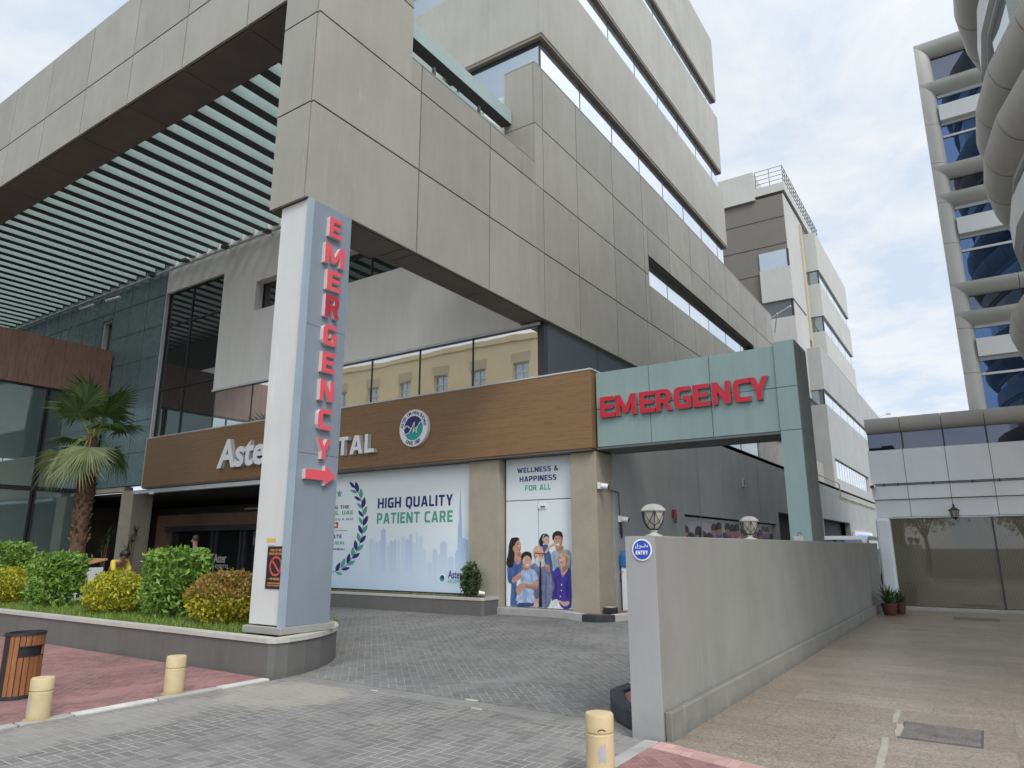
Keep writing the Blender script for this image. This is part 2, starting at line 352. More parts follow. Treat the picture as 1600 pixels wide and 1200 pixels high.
def grille(name):
    """glass door over a fine vertical metal mesh: dark bronze with vertical ribs"""
    m, t, p, N, L = nodes(name)
    v = N('ShaderNodeTexCoord').outputs['Object']
    s = N('ShaderNodeSeparateXYZ'); L(v, s.inputs[0])
    f = math_(N, L, 'SINE', math_(N, L, 'MULTIPLY', s.outputs[0], 2*math.pi/.034))
    f2 = math_(N, L, 'SINE', math_(N, L, 'MULTIPLY', s.outputs[2], 2*math.pi/.05))
    f = math_(N, L, 'ADD', ramp(N, L, f, -1, 1), math_(N, L, 'MULTIPLY', ramp(N, L, f2, -1, 1), .25))
    L(mixc(N, L, ramp(N, L, f, .2, 1.1), (.03, .026, .016), (.16, .135, .08)), p.inputs['Base Color'])
    p.inputs['Roughness'].default_value = .5; p.inputs['Coat Weight'].default_value = 1; p.inputs['Coat Roughness'].default_value = .02; p.inputs['Coat IOR'].default_value = 1.75
    return m
M['grille'] = grille('bronze_mesh_glass')

def mural_mat(name, zlo, zhi, low, high):
    m, t, p, N, L = nodes(name)
    v = N('ShaderNodeTexCoord').outputs['Object']
    s = N('ShaderNodeSeparateXYZ'); L(v, s.inputs[0])
    f = math_(N, L, 'ADD', s.outputs[2], math_(N, L, 'MULTIPLY', math_(N, L, 'SUBTRACT', noise(N, L, v, 1.6, 6, .6, (.6, 1, 1.8)), .5), .9))
    c = mixc(N, L, ramp(N, L, f, zlo, zhi), low, high)
    L(c, p.inputs['Base Color']); p.inputs['Roughness'].default_value = .45
    return m
M['mural_bg'] = mural_mat('mural_print', .6, 2.3, (.58, .71, .84), (.78, .83, .84))
M['mural_bg2'] = mural_mat('door_print', .3, 2.6, (.72, .77, .79), (.70, .75, .77))

# ------------------------------------------------------------------ mesh builder
class MB:
    def __init__(s): s.v = []; s.f = []; s.m = []
    def add(s, vs, fs, m=0):
        o = len(s.v); s.v += [tuple(p) for p in vs]; s.f += [tuple(i+o for i in f) for f in fs]; s.m += [m]*len(fs); return s
    def box(s, x0, x1, y0, y1, z0, z1, m=0):
        x0, x1 = min(x0, x1), max(x0, x1); y0, y1 = min(y0, y1), max(y0, y1); z0, z1 = min(z0, z1), max(z0, z1)
        v = [(x0, y0, z0), (x1, y0, z0), (x1, y1, z0), (x0, y1, z0), (x0, y0, z1), (x1, y0, z1), (x1, y1, z1), (x0, y1, z1)]
        return s.add(v, [(3, 2, 1, 0), (4, 5, 6, 7), (0, 1, 5, 4), (1, 2, 6, 5), (2, 3, 7, 6), (3, 0, 4, 7)], m)
    def prism(s, poly, z0, z1, m=0):
        n = len(poly); a = sum(poly[i][0]*poly[(i+1) % n][1]-poly[(i+1) % n][0]*poly[i][1] for i in range(n))
        if a < 0: poly = poly[::-1]
        v = [(x, y, z0) for x, y in poly]+[(x, y, z1) for x, y in poly]
        tr = tessellate_polygon([[Vector((x, y, 0)) for x, y in poly]])
        f = [(i, (i+1) % n, n+(i+1) % n, n+i) for i in range(n)]
        for t in tr:
            p = [Vector((*poly[i], 0)) for i in t]
            if (p[1]-p[0]).cross(p[2]-p[0]).z < 0: t = t[::-1]
            f += [(t[2], t[1], t[0]), (n+t[0], n+t[1], n+t[2])]
        return s.add(v, f, m)
    def tube(s, pts, r, n=8, m=0, cap=True):
        pts = [Vector(p) for p in pts]; rs = r if isinstance(r, (list, tuple)) else [r]*len(pts)
        vs = []; fs = []
        for i, p in enumerate(pts):
            d = (pts[min(i+1, len(pts)-1)]-pts[max(i-1, 0)]).normalized()
            a = d.orthogonal().normalized() if abs(d.z) > .9 else d.cross(Vector((0, 0, 1))).normalized()
            b = d.cross(a)
            for k in range(n):
                t = 2*math.pi*k/n; vs.append(p+(a*math.cos(t)+b*math.sin(t))*rs[i])
        for i in range(len(pts)-1):
            for k in range(n):
                fs.append((i*n+k, i*n+(k+1) % n, (i+1)*n+(k+1) % n, (i+1)*n+k))
        if cap: fs += [tuple(range(n))[::-1], tuple((len(pts)-1)*n+k for k in range(n))]
        return s.add(vs, fs, m)
    def lathe(s, c, prof, n=24, m=0, sx=1, sy=1, a0=0.):
        vs = []; fs = []
        for r, z in prof:
            for k in range(n):
                t = 2*math.pi*k/n+a0; vs.append((c[0]+r*sx*math.cos(t), c[1]+r*sy*math.sin(t), c[2]+z))
        for i in range(len(prof)-1):
            for k in range(n): fs.append((i*n+k, i*n+(k+1) % n, (i+1)*n+(k+1) % n, (i+1)*n+k))
        fs += [tuple(range(n))[::-1], tuple((len(prof)-1)*n+k for k in range(n))]
        return s.add(vs, fs, m)
    def build(s, name, mats, parent=None, smooth=False, bevel=0, angle=40):
        me = bpy.data.meshes.new(name); me.from_pydata(s.v, [], s.f)
        for x in (mats if isinstance(mats, (list, tuple)) else [mats]): me.materials.append(M[x] if isinstance(x, str) else x)
        if any(s.m): me.polygons.foreach_set('material_index', s.m)
        me.update()
        if smooth:
            me.polygons.foreach_set('use_smooth', [True]*len(me.polygons))
            if hasattr(me, 'set_sharp_from_angle'): me.set_sharp_from_angle(angle=math.radians(angle))
        o = bpy.data.objects.new(name, me); COL.objects.link(o)
        if parent:
            o.parent = parent; o.matrix_parent_inverse = Matrix.Translation(-Vector(parent.location))
        if bevel:
            b = o.modifiers.new('bevel', 'BEVEL'); b.width = bevel; b.segments = 2; b.limit_method = 'ANGLE'; b.angle_limit = math.radians(35)
        return o
def thing(name, label, cat, loc=(0, 0, 0), group=None):
    o = bpy.data.objects.new(name, None); COL.objects.link(o); o.location = loc; o.empty_display_size = .2
    return tag(o, label, cat, group)
def tag(o, label, cat, group=None):
    o['label'] = label; o['category'] = cat
    if group: o['group'] = group
    return o
def struct(o, kind='structure'): o['kind'] = kind; return o

def sub(rects, hole):
    a0, a1, b0, b1 = hole; outr = []
    for (u0, u1, v0, v1) in rects:
        if a1 <= u0 or a0 >= u1 or b1 <= v0 or b0 >= v1: outr.append((u0, u1, v0, v1)); continue
        if a0 > u0: outr.append((u0, a0, v0, v1))
        if a1 < u1: outr.append((a1, u1, v0, v1))
        c0, c1 = max(u0, a0), min(u1, a1)
        if b0 > v0: outr.append((c0, c1, v0, b0))
        if b1 < v1: outr.append((c0, c1, b1, v1))
    return outr
def cells(u0, u1, v0, v1, uj, vj):
    us = [u0]+sorted(u for u in uj if u0+.05 < u < u1-.05)+[u1]; vs = [v0]+sorted(v for v in vj if v0+.05 < v < v1-.05)+[v1]
    return [(us[i], us[i+1], vs[j], vs[j+1]) for i in range(len(us)-1) for j in range(len(vs)-1)]
def panels(mb, ax, face, depth, rects, gap=.024, m=0):
    """thin cladding panels with open joints; face = outer plane, depth < 0 goes inward along -axis"""
    g = gap/2
    for (u0, u1, v0, v1) in rects:
        if ax == 'x': mb.box(face-depth, face, u0+g, u1-g, v0+g, v1-g, m)
        elif ax == 'y': mb.box(u0+g, u1-g, face, face+depth, v0+g, v1-g, m)
        elif ax == 'z': mb.box(u0+g, u1-g, v0+g, v1-g, face, face+depth, m)

_tc = {}
def text_geo(s, off=0., ext=0., res=3, shear=0.):
    k = (s, off, ext, res, shear)
    if k not in _tc:
        cu = bpy.data.curves.new('t', 'FONT'); cu.body = s; cu.size = 1; cu.offset = off; cu.extrude = ext; cu.resolution_u = res; cu.shear = shear
        o = bpy.data.objects.new('t', cu); COL.objects.link(o); bpy.context.view_layer.update()
        me = bpy.data.meshes.new_from_object(o.evaluated_get(bpy.context.evaluated_depsgraph_get()))
        V = np.array([v.co[:] for v in me.vertices]) if len(me.vertices) else np.zeros((0, 3))
        _tc[k] = (V, [tuple(p.vertices) for p in me.polygons], [abs(p.normal.z) > .5 for p in me.polygons])
        bpy.data.objects.remove(o); bpy.data.curves.remove(cu); bpy.data.meshes.remove(me)
    return _tc[k]
def put_text(mb, s, plane, pos, u0, u1, v0, v1, depth=.004, off=.02, m=0, mside=None, res=3, shear=0.):
    """letters filling the box u0..u1, v0..v1 on the plane Y = pos ('y', facing -Y) or X = pos ('x', facing +X)"""
    V, Fs, fr = text_geo(s, off, .5, res, shear)
    if not len(V): return mb
    lo, hi = V.min(0), V.max(0); Q = (V-lo)/np.maximum(hi-lo, 1e-6)
    u = u0+Q[:, 0]*(u1-u0); v = v0+Q[:, 1]*(v1-v0); d = Q[:, 2]*depth
    P = np.stack([u, pos-d, v], 1) if plane == 'y' else np.stack([pos+d, u, v], 1)
    a = [f for f, k in zip(Fs, fr) if k]; b = [f for f, k in zip(Fs, fr) if not k]
    o = len(mb.v); mb.v += [tuple(p) for p in P]
    for fl, mm in ((a, m), (b, m if mside is None else mside)):
        mb.f += [tuple(i+o for i in f) for f in fl]; mb.m += [mm]*len(fl)
    return mb
GLYPH = {
 'E': ([(0,0),(1,0),(1,.2),(.33,.2),(.33,.41),(.9,.41),(.9,.6),(.33,.6),(.33,.8),(1,.8),(1,1),(0,1)], []),
 'M': ([(0,0),(.22,0),(.22,.58),(.41,.12),(.59,.12),(.78,.58),(.78,0),(1,0),(1,1),(.76,1),(.5,.40),(.24,1),(0,1)], []),
 'R': ([(0,0),(.3,0),(.3,.36),(.46,.36),(.67,0),(1,0),(.75,.40),(.88,.47),(.95,.58),(.95,.8),(.86,.93),(.7,1),(0,1)], [[(.3,.55),(.3,.81),(.56,.81),(.64,.76),(.64,.60),(.56,.55)]]),
 'G': ([(1,.56),(1,.05),(.85,0),(.27,0),(.09,.07),(0,.22),(0,.78),(.09,.93),(.27,1),(.95,1),(.95,.8),(.40,.8),(.32,.73),(.32,.27),(.40,.2),(.70,.2),(.70,.37),(.52,.37),(.52,.56)], []),
 'N': ([(0,0),(.28,0),(.28,.56),(.69,0),(1,0),(1,1),(.72,1),(.72,.44),(.31,1),(0,1)], []),
 'C': ([(.98,0),(.27,0),(.09,.07),(0,.22),(0,.78),(.09,.93),(.27,1),(.98,1),(.98,.8),(.40,.8),(.32,.73),(.32,.27),(.40,.2),(.98,.2)], []),
 'Y': ([(.35,0),(.65,0),(.65,.38),(1,1),(.69,1),(.5,.62),(.31,1),(0,1),(.35,.38)], [])}
GLYPH.update({
 'H': ([(0,0),(.28,0),(.28,.4),(.72,.4),(.72,0),(1,0),(1,1),(.72,1),(.72,.59),(.28,.59),(.28,1),(0,1)], []),
 'I': ([(0,0),(1,0),(1,1),(0,1)], []),
 'O': ([(.25,0),(.75,0),(.92,.07),(1,.22),(1,.78),(.92,.93),(.75,1),(.25,1),(.08,.93),(0,.78),(0,.22),(.08,.07)], [[(.36,.19),(.28,.27),(.28,.73),(.36,.81),(.64,.81),(.72,.73),(.72,.27),(.64,.19)]]),
 'D': ([(0,0),(.7,0),(.92,.08),(1,.24),(1,.76),(.92,.92),(.7,1),(0,1)], [[(.28,.19),(.28,.81),(.62,.81),(.72,.73),(.72,.27),(.62,.19)]]),
 'Q': ([(.25,.0),(.46,0),(.55,-.17),(.85,-.17),(.74,0),(.92,.07),(1,.22),(1,.78),(.92,.93),(.75,1),(.25,1),(.08,.93),(0,.78),(0,.22),(.08,.07)], [[(.36,.19),(.28,.27),(.28,.73),(.36,.81),(.64,.81),(.72,.73),(.72,.27),(.64,.19)]]),
 'U': ([(.25,0),(.75,0),(.92,.07),(1,.22),(1,1),(.72,1),(.72,.27),(.64,.19),(.36,.19),(.28,.27),(.28,1),(0,1),(0,.22),(.08,.07)], []),
 'A': ([(0,0),(.28,0),(.34,.2),(.66,.2),(.72,0),(1,0),(.67,1),(.33,1)], [[(.40,.38),(.5,.76),(.60,.38)]]),
 'L': ([(0,0),(1,0),(1,.2),(.33,.2),(.33,1),(0,1)], []),
 'T': ([(.36,0),(.64,0),(.64,.8),(1,.8),(1,1),(0,1),(0,.8),(.36,.8)], []),
 'P': ([(0,0),(.3,0),(.3,.33),(.7,.33),(.9,.40),(.98,.53),(.98,.8),(.9,.93),(.7,1),(0,1)], [[(.3,.52),(.3,.81),(.60,.81),(.68,.75),(.68,.58),(.60,.52)]]),
 'B': ([(0,0),(.72,0),(.93,.07),(1,.2),(1,.38),(.88,.51),(.97,.63),(.97,.82),(.9,.94),(.7,1),(0,1)], [[(.28,.18),(.28,.42),(.64,.42),(.70,.36),(.70,.24),(.64,.18)], [(.28,.59),(.28,.82),(.62,.82),(.68,.77),(.68,.64),(.62,.59)]]),
 'F': ([(0,0),(.33,0),(.33,.39),(.9,.39),(.9,.58),(.33,.58),(.33,.8),(1,.8),(1,1),(0,1)], []),
 'S': ([(.02,.02),(.7,0),(.92,.07),(1,.2),(1,.40),(.9,.53),(.68,.59),(.34,.63),(.31,.68),(.31,.76),(.38,.81),(.93,.81),(.96,.98),(.25,1),(.08,.93),(0,.8),(0,.62),(.1,.48),(.3,.42),(.64,.38),(.69,.33),(.69,.25),(.62,.19),(.05,.2)], []),
 'W': ([(.18,0),(.39,0),(.5,.52),(.61,0),(.82,0),(1,1),(.81,1),(.70,.36),(.58,.9),(.42,.9),(.30,.36),(.19,1),(0,1)], []),
 'V': ([(.34,0),(.66,0),(1,1),(.71,1),(.5,.28),(.29,1),(0,1)], []),
 '&': ([(.22,0),(.58,0),(.74,.1),(.84,0),(1,.12),(.88,.25),(.96,.48),(.76,.52),(.72,.40),(.48,.62),(.66,.74),(.66,.9),(.52,1),(.28,1),(.12,.9),(.12,.74),(.24,.58),(.06,.44),(0,.3),(.04,.12)], [[(.28,.2),(.24,.3),(.32,.42),(.58,.22),(.5,.17),(.34,.17)], [(.34,.82),(.46,.82),(.44,.74),(.38,.70),(.32,.76)]]),
 ',': ([(.2,-.15),(.6,-.15),(1,.2),(.3,.2)], [])})
GW = dict(I=.17, M=.74, W=.88, E=.48, L=.46, F=.46, S=.52, R=.58, P=.55, T=.54, Y=.60, A=.64, N=.62, Q=.60, O=.60, G=.58, H=.60, U=.60, C=.52, D=.6, B=.58, V=.6)
GW[' '] = .24; GW['&'] = .62; GW[','] = .14
def block_text(mb, txt, plane, pos, u0, u1, v0, v1, depth, m=0, mside=None, gap=.115):
    tot = sum(GW[c] for c in txt)+gap*(len(txt)-1); k = (u1-u0)/tot; u = u0
    for c in txt:
        if c != ' ': block_letter(mb, c, plane, pos, u, u+GW[c]*k, v0, v1, depth, m, m if mside is None else mside)
        u += (GW[c]+gap)*k
    return mb
def block_letter(mb, ch, plane, pos, u0, u1, v0, v1, depth, m=0, mside=1):
    o_, hs = GLYPH[ch]
    loops = [o_]+hs; P2 = [(u0+a*(u1-u0), v0+b*(v1-v0)) for l in loops for a, b in l]
    tr = tessellate_polygon([[Vector((a, b, 0)) for a, b in l] for l in loops])
    mk = (lambda u, v, d: (u, pos-d, v)) if plane == 'y' else (lambda u, v, d: (pos+d, u, v))
    n = len(P2); base = len(mb.v)
    mb.v += [mk(u, v, 0) for u, v in P2]+[mk(u, v, depth) for u, v in P2]
    for t in tr:
        a, b, c = (Vector((*P2[i], 0)) for i in t)
        if (b-a).cross(c-a).z < 0: t = t[::-1]
        mb.f.append(tuple(base+n+i for i in t)); mb.m.append(m)
    k = 0
    for l in loops:
        for i in range(len(l)):
            a, b = k+i, k+(i+1) % len(l); mb.f.append((base+a, base+b, base+n+b, base+n+a)); mb.m.append(mside)
        k += len(l)
def split_build(mb, name, mats, parent=None, per=None, sub_=False, **kw):
    """one object for every separate piece (box) of the builder"""
    par = list(range(len(mb.v)))
    def fd(i):
        while par[i] != i: par[i] = par[par[i]]; i = par[i]
        return i
    for f in mb.f:
        for i in f[1:]: par[fd(i)] = fd(f[0])
    g = {}
    for k, f in enumerate(mb.f): g.setdefault(fd(f[0]), []).append(k)
    outl = []
    for r_, fk in g.items():
        vs = sorted({i for k in fk for i in mb.f[k]}); ix = {v: i for i, v in enumerate(vs)}
        q = MB(); q.v = [mb.v[i] for i in vs]; q.f = [tuple(ix[i] for i in mb.f[k]) for k in fk]; q.m = [mb.m[k] for k in fk]
        o = q.build(name, mats, None if sub_ else parent, **kw)
        if sub_: kid(o, parent)
        outl.append(o)
    return outl
def smooth_poly(pts, n=3):
    out = []; k = len(pts)
    for i in range(k):
        p0, p1, p2, p3 = (np.array(pts[(i+j-1) % k], float) for j in range(4))
        for t in np.arange(n)/n:
            out.append(tuple(.5*((2*p1)+(-p0+p2)*t+(2*p0-5*p1+4*p2-p3)*t*t+(-p0+3*p1-3*p2+p3)*t**3)))
    return out
def plate(mb, pts3, thick, nrm, m=0):
    """closed flat shape (3-D outline) given a small real thickness along nrm"""
    nrm = Vector(nrm); P = [Vector(p) for p in pts3]; n = len(P)
    tr = tessellate_polygon([P])
    v = P+[p+nrm*thick for p in P]; f = []
    for t in tr:
        q = [P[i] for i in t]
        if (q[1]-q[0]).cross(q[2]-q[0]).dot(nrm) < 0: t = t[::-1]
        f.append(tuple(n+i for i in t))
    f += [(i, (i+1) % n, n+(i+1) % n, n+i) for i in range(n)]
    mb.add(v, f, m)

# ------------------------------------------------------------------ ground
def gz(y): return 0 if y < 6.45 else min(.185, .0262*(y-6.45))
mb = MB(); R = 700
mb.add([(-R, -R, -.06), (R, -R, -.06), (R, R, -.06), (-R, R, -.06)], [(0, 1, 2, 3)])
struct(mb.build('ground', 'asphalt'))
mb = MB(); mb.box(-60, 60, -9.5, 1.0, -.055, -.012); struct(mb.build('road', 'asphalt'))
mb = MB(); mb.box(-7.85, -2.71, 1.0, 6.36, -.05, 0); struct(mb.build('driveway_apron', 'apron'))
mb = MB()                                             # driveway: rises gently towards the canopy
ys = [6.62, 8, 10, 12, 13.51, 22]
vs = []; fs = []
for y in ys: vs += [(-60, y, gz(y)), (-2.9, y, gz(y))]
for i in range(len(ys)-1): fs.append((2*i, 2*i+1, 2*i+3, 2*i+2))
mb.add(vs, fs); mb.add([(-6.9, 22, .185), (-2.9, 22, .185), (-2.9, 120, .185), (-6.9, 120, .185)], [(0, 1, 2, 3)])
struct(mb.build('driveway', 'drive'))
mb = MB()
xs = np.linspace(-7.95, -2.9, 7)
for a, b in zip(xs[:-1], xs[1:]): mb.box(a+.006, b-.006, 6.365, 6.615, -.05, .006)
struct(mb.build('drain_channel', 'drain', bevel=.008))
mb = MB(); rq = random.Random(9)
for qx, qy, L_, W_ in ((737, 1094, .11, .04), (585, 1079, .08, .02), (745, 1107, .09, .02)):
    p = at(qx, qy, 'Z', .006)
    mb.prism(smooth_poly([(p.x+L_*math.cos(t)*rq.uniform(.6, 1.1), p.y+W_*math.sin(t)*rq.uniform(.6, 1.1)) for t in np.linspace(0, 2*math.pi, 9)[:-1]], 2), .0, .0095)
struct(mb.build('mortar_marks', 'cap'))
mb = MB(); mb.box(-60, -8.0, 1.0, 6.2, -.05, .018); struct(mb.build('pavement', 'red_paver'))
mb = MB(); mb.prism([(-2.57, 1.0), (30, 1.0), (30, 4.49), (3, 4.49), (-2.57, 5.93)], -.05, .018); struct(mb.build('pavement', 'red_paver'))
mb = MB(); mb.prism([(-2.57, 5.94), (3, 4.50), (30, 4.50), (30, 4.74), (3, 4.74), (-2.57, 6.17)], -.05, .014); struct(mb.build('pavement_border', 'pink_paver'))
mb = MB(); mb.prism([(-2.53, 6.175), (3, 4.75), (30, 4.75), (30, 22.6), (-2.53, 22.6)], -.05, .010); struct(mb.build('plaza', 'granite'))
mb = MB()                                             # flush kerbs either side of the apron, painted white in stretches
for k, (y0, y1, c) in enumerate([(1, 3.35, 1), (3.36, 3.85, 1), (3.86, 4.72, 0), (4.73, 5.5, 1), (5.51, 6.2, 0)]):
    mb.box(-7.995, -7.86, y0, y1-.01, -.05, .022, c)
for k, (y0, y1, c) in enumerate([(1, 4.2, 0), (4.21, 6.15, 1)]): mb.box(-2.70, -2.575, y0, y1-.01, -.05, .022, c)
mb.box(-60, 30, .82, .99, -.06, .02, 1)
struct(mb.build('kerb', ['kerb_white', 'concrete'], bevel=.01))
# raised black-and-white kerb with red infill at the wall end
mb = MB()
ring = [(-2.86, 5.95), (-2.86, 6.2)] ; 
outer = [at(1001, 1147, 'Z', 0).xy, at(978, 1139, 'Z', 0).xy, at(961, 1128, 'Z', 0).xy, at(955, 1116, 'Z', 0).xy, at(954, 1106, 'Z', 0).xy, (-3.52, 7.6), (-3.55, 8.4)]
outer = [(float(a), float(b)) for a, b in outer]
def offset_line(pts, d):
    res = []
    for i, p in enumerate(pts):
        a = Vector(pts[max(i-1, 0)]); b = Vector(pts[min(i+1, len(pts)-1)]); t = (b-a).normalized(); res.append((p[0]+t.y*d, p[1]-t.x*d))
    return res
inner = offset_line(outer, .15)
mb.prism(outer[:6]+inner[:6][::-1], 0, .19, 0); mb.prism(outer[5:]+inner[5:][::-1], 0.01, .19, 1)
mb.prism(inner+[(-2.86, 8.4), (-2.86, 6.36)], 0, .165, 2)
struct(mb.build('raised_kerb', ['kerb_black', 'kerb_white', 'red_paver'], bevel=.03))

# ------------------------------------------------------------------ HOSPITAL
H = thing('hospital_building', 'large gray panelled hospital with wood fascia, louvred canopy and banded tower on the left', 'hospital', (-15, 16, 0))
XF = -8.15
YJ = [9.02, 11.36, 13.68, 15.5, 17.8, 20.1, 22.45, 24.75, 27.05, 29.35, 31.7, 34.0, 36.3]
ZJ = [8.72, 10.43, 12.15]
# canopy frame over the drop-off: corner block, front arm, side arm
mb = MB(); D = .05
g_ = .017
def px_(y0, y1, z0, z1, a=1, b=1, c=1, d=1): mb.box(XF-D, XF, y0+g_*a, y1-g_*b, z0+g_*c, z1-g_*d)
for z0, z1 in ((7.0, 8.72), (8.72, 10.43)):
    px_(6.43, 9.02, z0, z1); px_(9.02, 11.36, z0, z1); px_(11.36, 13.30, z0, z1, 1, 0)
px_(6.43, 8.74, 10.43, 12.15); px_(8.74, 9.02, 10.43, 11.03, -1); px_(9.02, 11.36, 10.43, 11.03); px_(11.36, 13.30, 10.43, 11.03, 1, 0)
px_(6.43, 8.74, 12.15, 14.1)
panels(mb, 'y', 6.43, D, cells(-9.05, XF-D, 7.0, 14.1, [], ZJ), .03)
UJ = [-10.2-2.1*k for k in range(30)]
panels(mb, 'y', 6.43, D, cells(-70, -9.06, 11.08, 14.1, UJ, [12.34]), .036)
mb.box(-9.05+.02, XF-D-.01, 6.43+D+.01, 8.72, 7.06, 14.08, 1)
mb.box(-8.83, XF-D-.01, 8.73, 13.3, 7.06, 11.0, 1)
mb.box(-70, -9.04, 6.43+D+.01, 7.38, 11.14, 14.08, 1)
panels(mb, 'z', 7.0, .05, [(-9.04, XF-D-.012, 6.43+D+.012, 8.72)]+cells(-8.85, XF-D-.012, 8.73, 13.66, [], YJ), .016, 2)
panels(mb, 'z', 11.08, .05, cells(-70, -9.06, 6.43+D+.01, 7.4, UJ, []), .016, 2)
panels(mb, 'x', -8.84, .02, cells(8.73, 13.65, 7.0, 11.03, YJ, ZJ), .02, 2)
mb.box(-8.84, XF-.005, 8.75, 13.3, 11.035, 11.06, 0)
mb.box(-70, -9.06, 7.39, 7.42, 11.1, 14.08, 2)
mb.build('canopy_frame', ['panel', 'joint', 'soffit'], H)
# panelled facade with ribbon slot
mb = MB(); slot = (20.45, 33.4, 10.09, 11.14)
rc = []
for c in cells(13.68, 37.7, 7.0, 13.93, YJ, ZJ): rc += sub([c], slot)
panels(mb, 'x', XF, D, rc, .036)
for z0, z1 in ((7.0, 8.72), (8.72, 10.43), (10.43, 12.15), (12.15, 13.93)): mb.box(XF-D, XF, 13.30+(.0 if z1 < 11 else .001), 13.668, z0+.012, z1-.012)
panels(mb, 'y', 13.30, D, cells(-9.10, XF-D, 11.05, 13.93, [], ZJ), .02)
for c in sub([(13.36, 37.68, 7.05, 13.9)], slot): mb.box(-8.70, XF-D-.01, *c, 1)
for c in cells(13.70, 37.7, -8.62, XF-D-.012, YJ, []): mb.box(c[2], c[3], c[0]+.008, c[1]-.008, 7.0, 7.045, 2)
mb.box(-9.09, -8.71, 13.36, 14.2, 11.1, 13.9, 1)
mb.box(-8.66, -8.21, 20.45, 33.4, 11.10, 11.136, 2); mb.box(-8.66, -8.21, 20.45, 33.4, 10.06, 10.085, 0)
mb.box(-9.1, XF, 13.3, 37.7, 13.932, 13.96, 0)
mb.build('panelled_facade', ['panel', 'joint', 'soffit'], H)
def kid(o, par):     # sub-part under a part that itself hangs under a thing
    o.parent = par; o.matrix_parent_inverse = Matrix(); return o
def ribbon(name, x, y0, y1, z0, z1, step, mat, parent, first=None, thick=.02):
    fr = MB(); gl = MB(); y = first if first else y0
    gl.box(x-thick, x, y0, y1, z0, z1)
    o = gl.build(name, mat, parent); yy = y0 if first is None else first
    while yy < y1-.1:
        if yy > y0+.1: fr.box(x+.001, x+.006, yy-.02, yy+.02, z0, z1)
        yy += step
    if fr.v: split_build(fr, 'mullion', 'mullion', o, sub_=True)
    return o
ribbon('ribbon_window', -8.42, 20.46, 33.39, 10.09, 11.10, 2.3, 'glass_sky', H)
# tower
for i, (z0, z1) in enumerate([(15.08, 17.78), (18.88, 21.78), (22.72, 26.15)]):
    b = MB(); b.box(-30, XF, 13.67, 30.1, z0, z1)
    b.build('tower_band', 'band', H, bevel=.02)
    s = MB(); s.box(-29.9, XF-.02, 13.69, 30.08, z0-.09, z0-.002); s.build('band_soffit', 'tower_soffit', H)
for i, (z0, z1) in enumerate([(13.5, 14.98), (17.79, 18.78), (21.79, 22.62)]):
    ribbon('tower_window', -8.31, 13.86, 29.9, z0, z1, 2.15, 'glass_sky', H, first=16.1)
    g = MB(); g.box(-29.9, -8.335, 13.84, 13.859, z0, z1); o = g.build('tower_window', 'glass_window', H)
    f = MB(); f.box(-8.335, -8.30, 13.82, 13.88, z0, z1)
    for k in range(8): f.box(-11.1-2.3*k-.03, -11.1-2.3*k+.03, 13.825, 13.839, z0, z1)
    f.box(-29.9, -8.34, 13.82, 13.838, z1-.09, z1)
    split_build(f, 'mullion', 'mullion', o, sub_=True)
b = MB(); b.box(-29.9, -8.6, 14.1, 29.8, 11.2, 26.0); b.build('tower_core', 'dark_room', H)
# upper front wall, slit window, tall corner window
mb = MB()
for c in sub([(-25.2, -8.86, 6.97, 13.6)], (-19.6, -9.0, 9.46, 10.52)):
    for d in sub([c], (-25.2, -21.5, 5.0, 11.25)): mb.box(d[0], d[1], 13.67, 14.0, d[2], d[3])
mb.box(-9.0, -8.86, 13.672, 14.0, 9.46, 10.52)
mb.build('upper_wall', 'white_wall', H)
g = MB(); g.box(-19.6, -9.0, 13.98, 13.995, 9.46, 10.52); o = g.build('slit_window', 'glass_lobby', H)
f = MB()
for x in (-19.55, -17, -14.4, -12.2, -10.2): f.box(x-.025, x+.025, 13.955, 13.98, 9.46, 10.52)
split_build(f, 'mullion', 'mullion', o, sub_=True)
g = MB(); g.box(-25.1, -21.5, 13.80, 13.82, 5.3, 11.25); o = g.build('tall_window', 'glass_lobby', H)
f = MB()
for x in (-25.08, -23.5, -21.52): f.box(x-.03, x+.03, 13.765, 13.80, 5.3, 11.25)
for z in (7.4, 9.9, 11.22): f.box(-25.05, -21.55, 13.77, 13.795, z-.025, z+.025)
split_build(f, 'mullion', 'mullion', o, sub_=True)
f = MB(); f.box(-25.2, -25.13, 13.66, 13.82, 5.2, 11.25); kid(f.build('jamb_trim', 'lightgray'), o)
f = MB(); f.box(-21.55, -8.3, 13.655, 13.69, 6.90, 6.965, 0); f.build('wall_drip_edge', 'lightgray', H)
# glass band between wood fascia and upper wall
g = MB(); g.box(-21.49, -8.42, 13.75, 13.77, 5.3, 6.96); o = g.build('front_glazing', 'glass_front', H)
f = MB()
for x in (-21.47, -19.4, -17.6, -15.75, -13.96, -12.16, -10.36): f.box(x-.022, x+.022, 13.735, 13.75, 5.3, 6.96)
split_build(f, 'mullion', 'mullion', o, sub_=True)
f = MB(); f.box(-8.235, -8.16, 13.95, 33, 5.025, 5.24); f.build('added_pale_strip', 'white_wall', H)  # added pale strip, brightens the dark line along the foot of the glass
f = MB(); f.box(-8.42, -8.24, 13.76, 13.93, 5.2, 6.99); f.build('corner_post', 'mullion', H)
g = MB(); g.box(-8.26, -8.24, 13.93, 33, 5.03, 6.99); o = g.build('side_glazing', 'glass_window', H)
f = MB()
for y in (16.6, 19.3, 22, 24.7, 27.4, 30.1, 32.9): f.box(-8.24, -8.225, y-.03, y+.03, 5.03, 6.99)
split_build(f, 'mullion', 'mullion', o, sub_=True)
mb = MB(); panels(mb, 'x', -8.25, .05, cells(33.1, 49, 5.05, 6.99, [ 34.5, 36.8, 39, 41.5], []), .024)
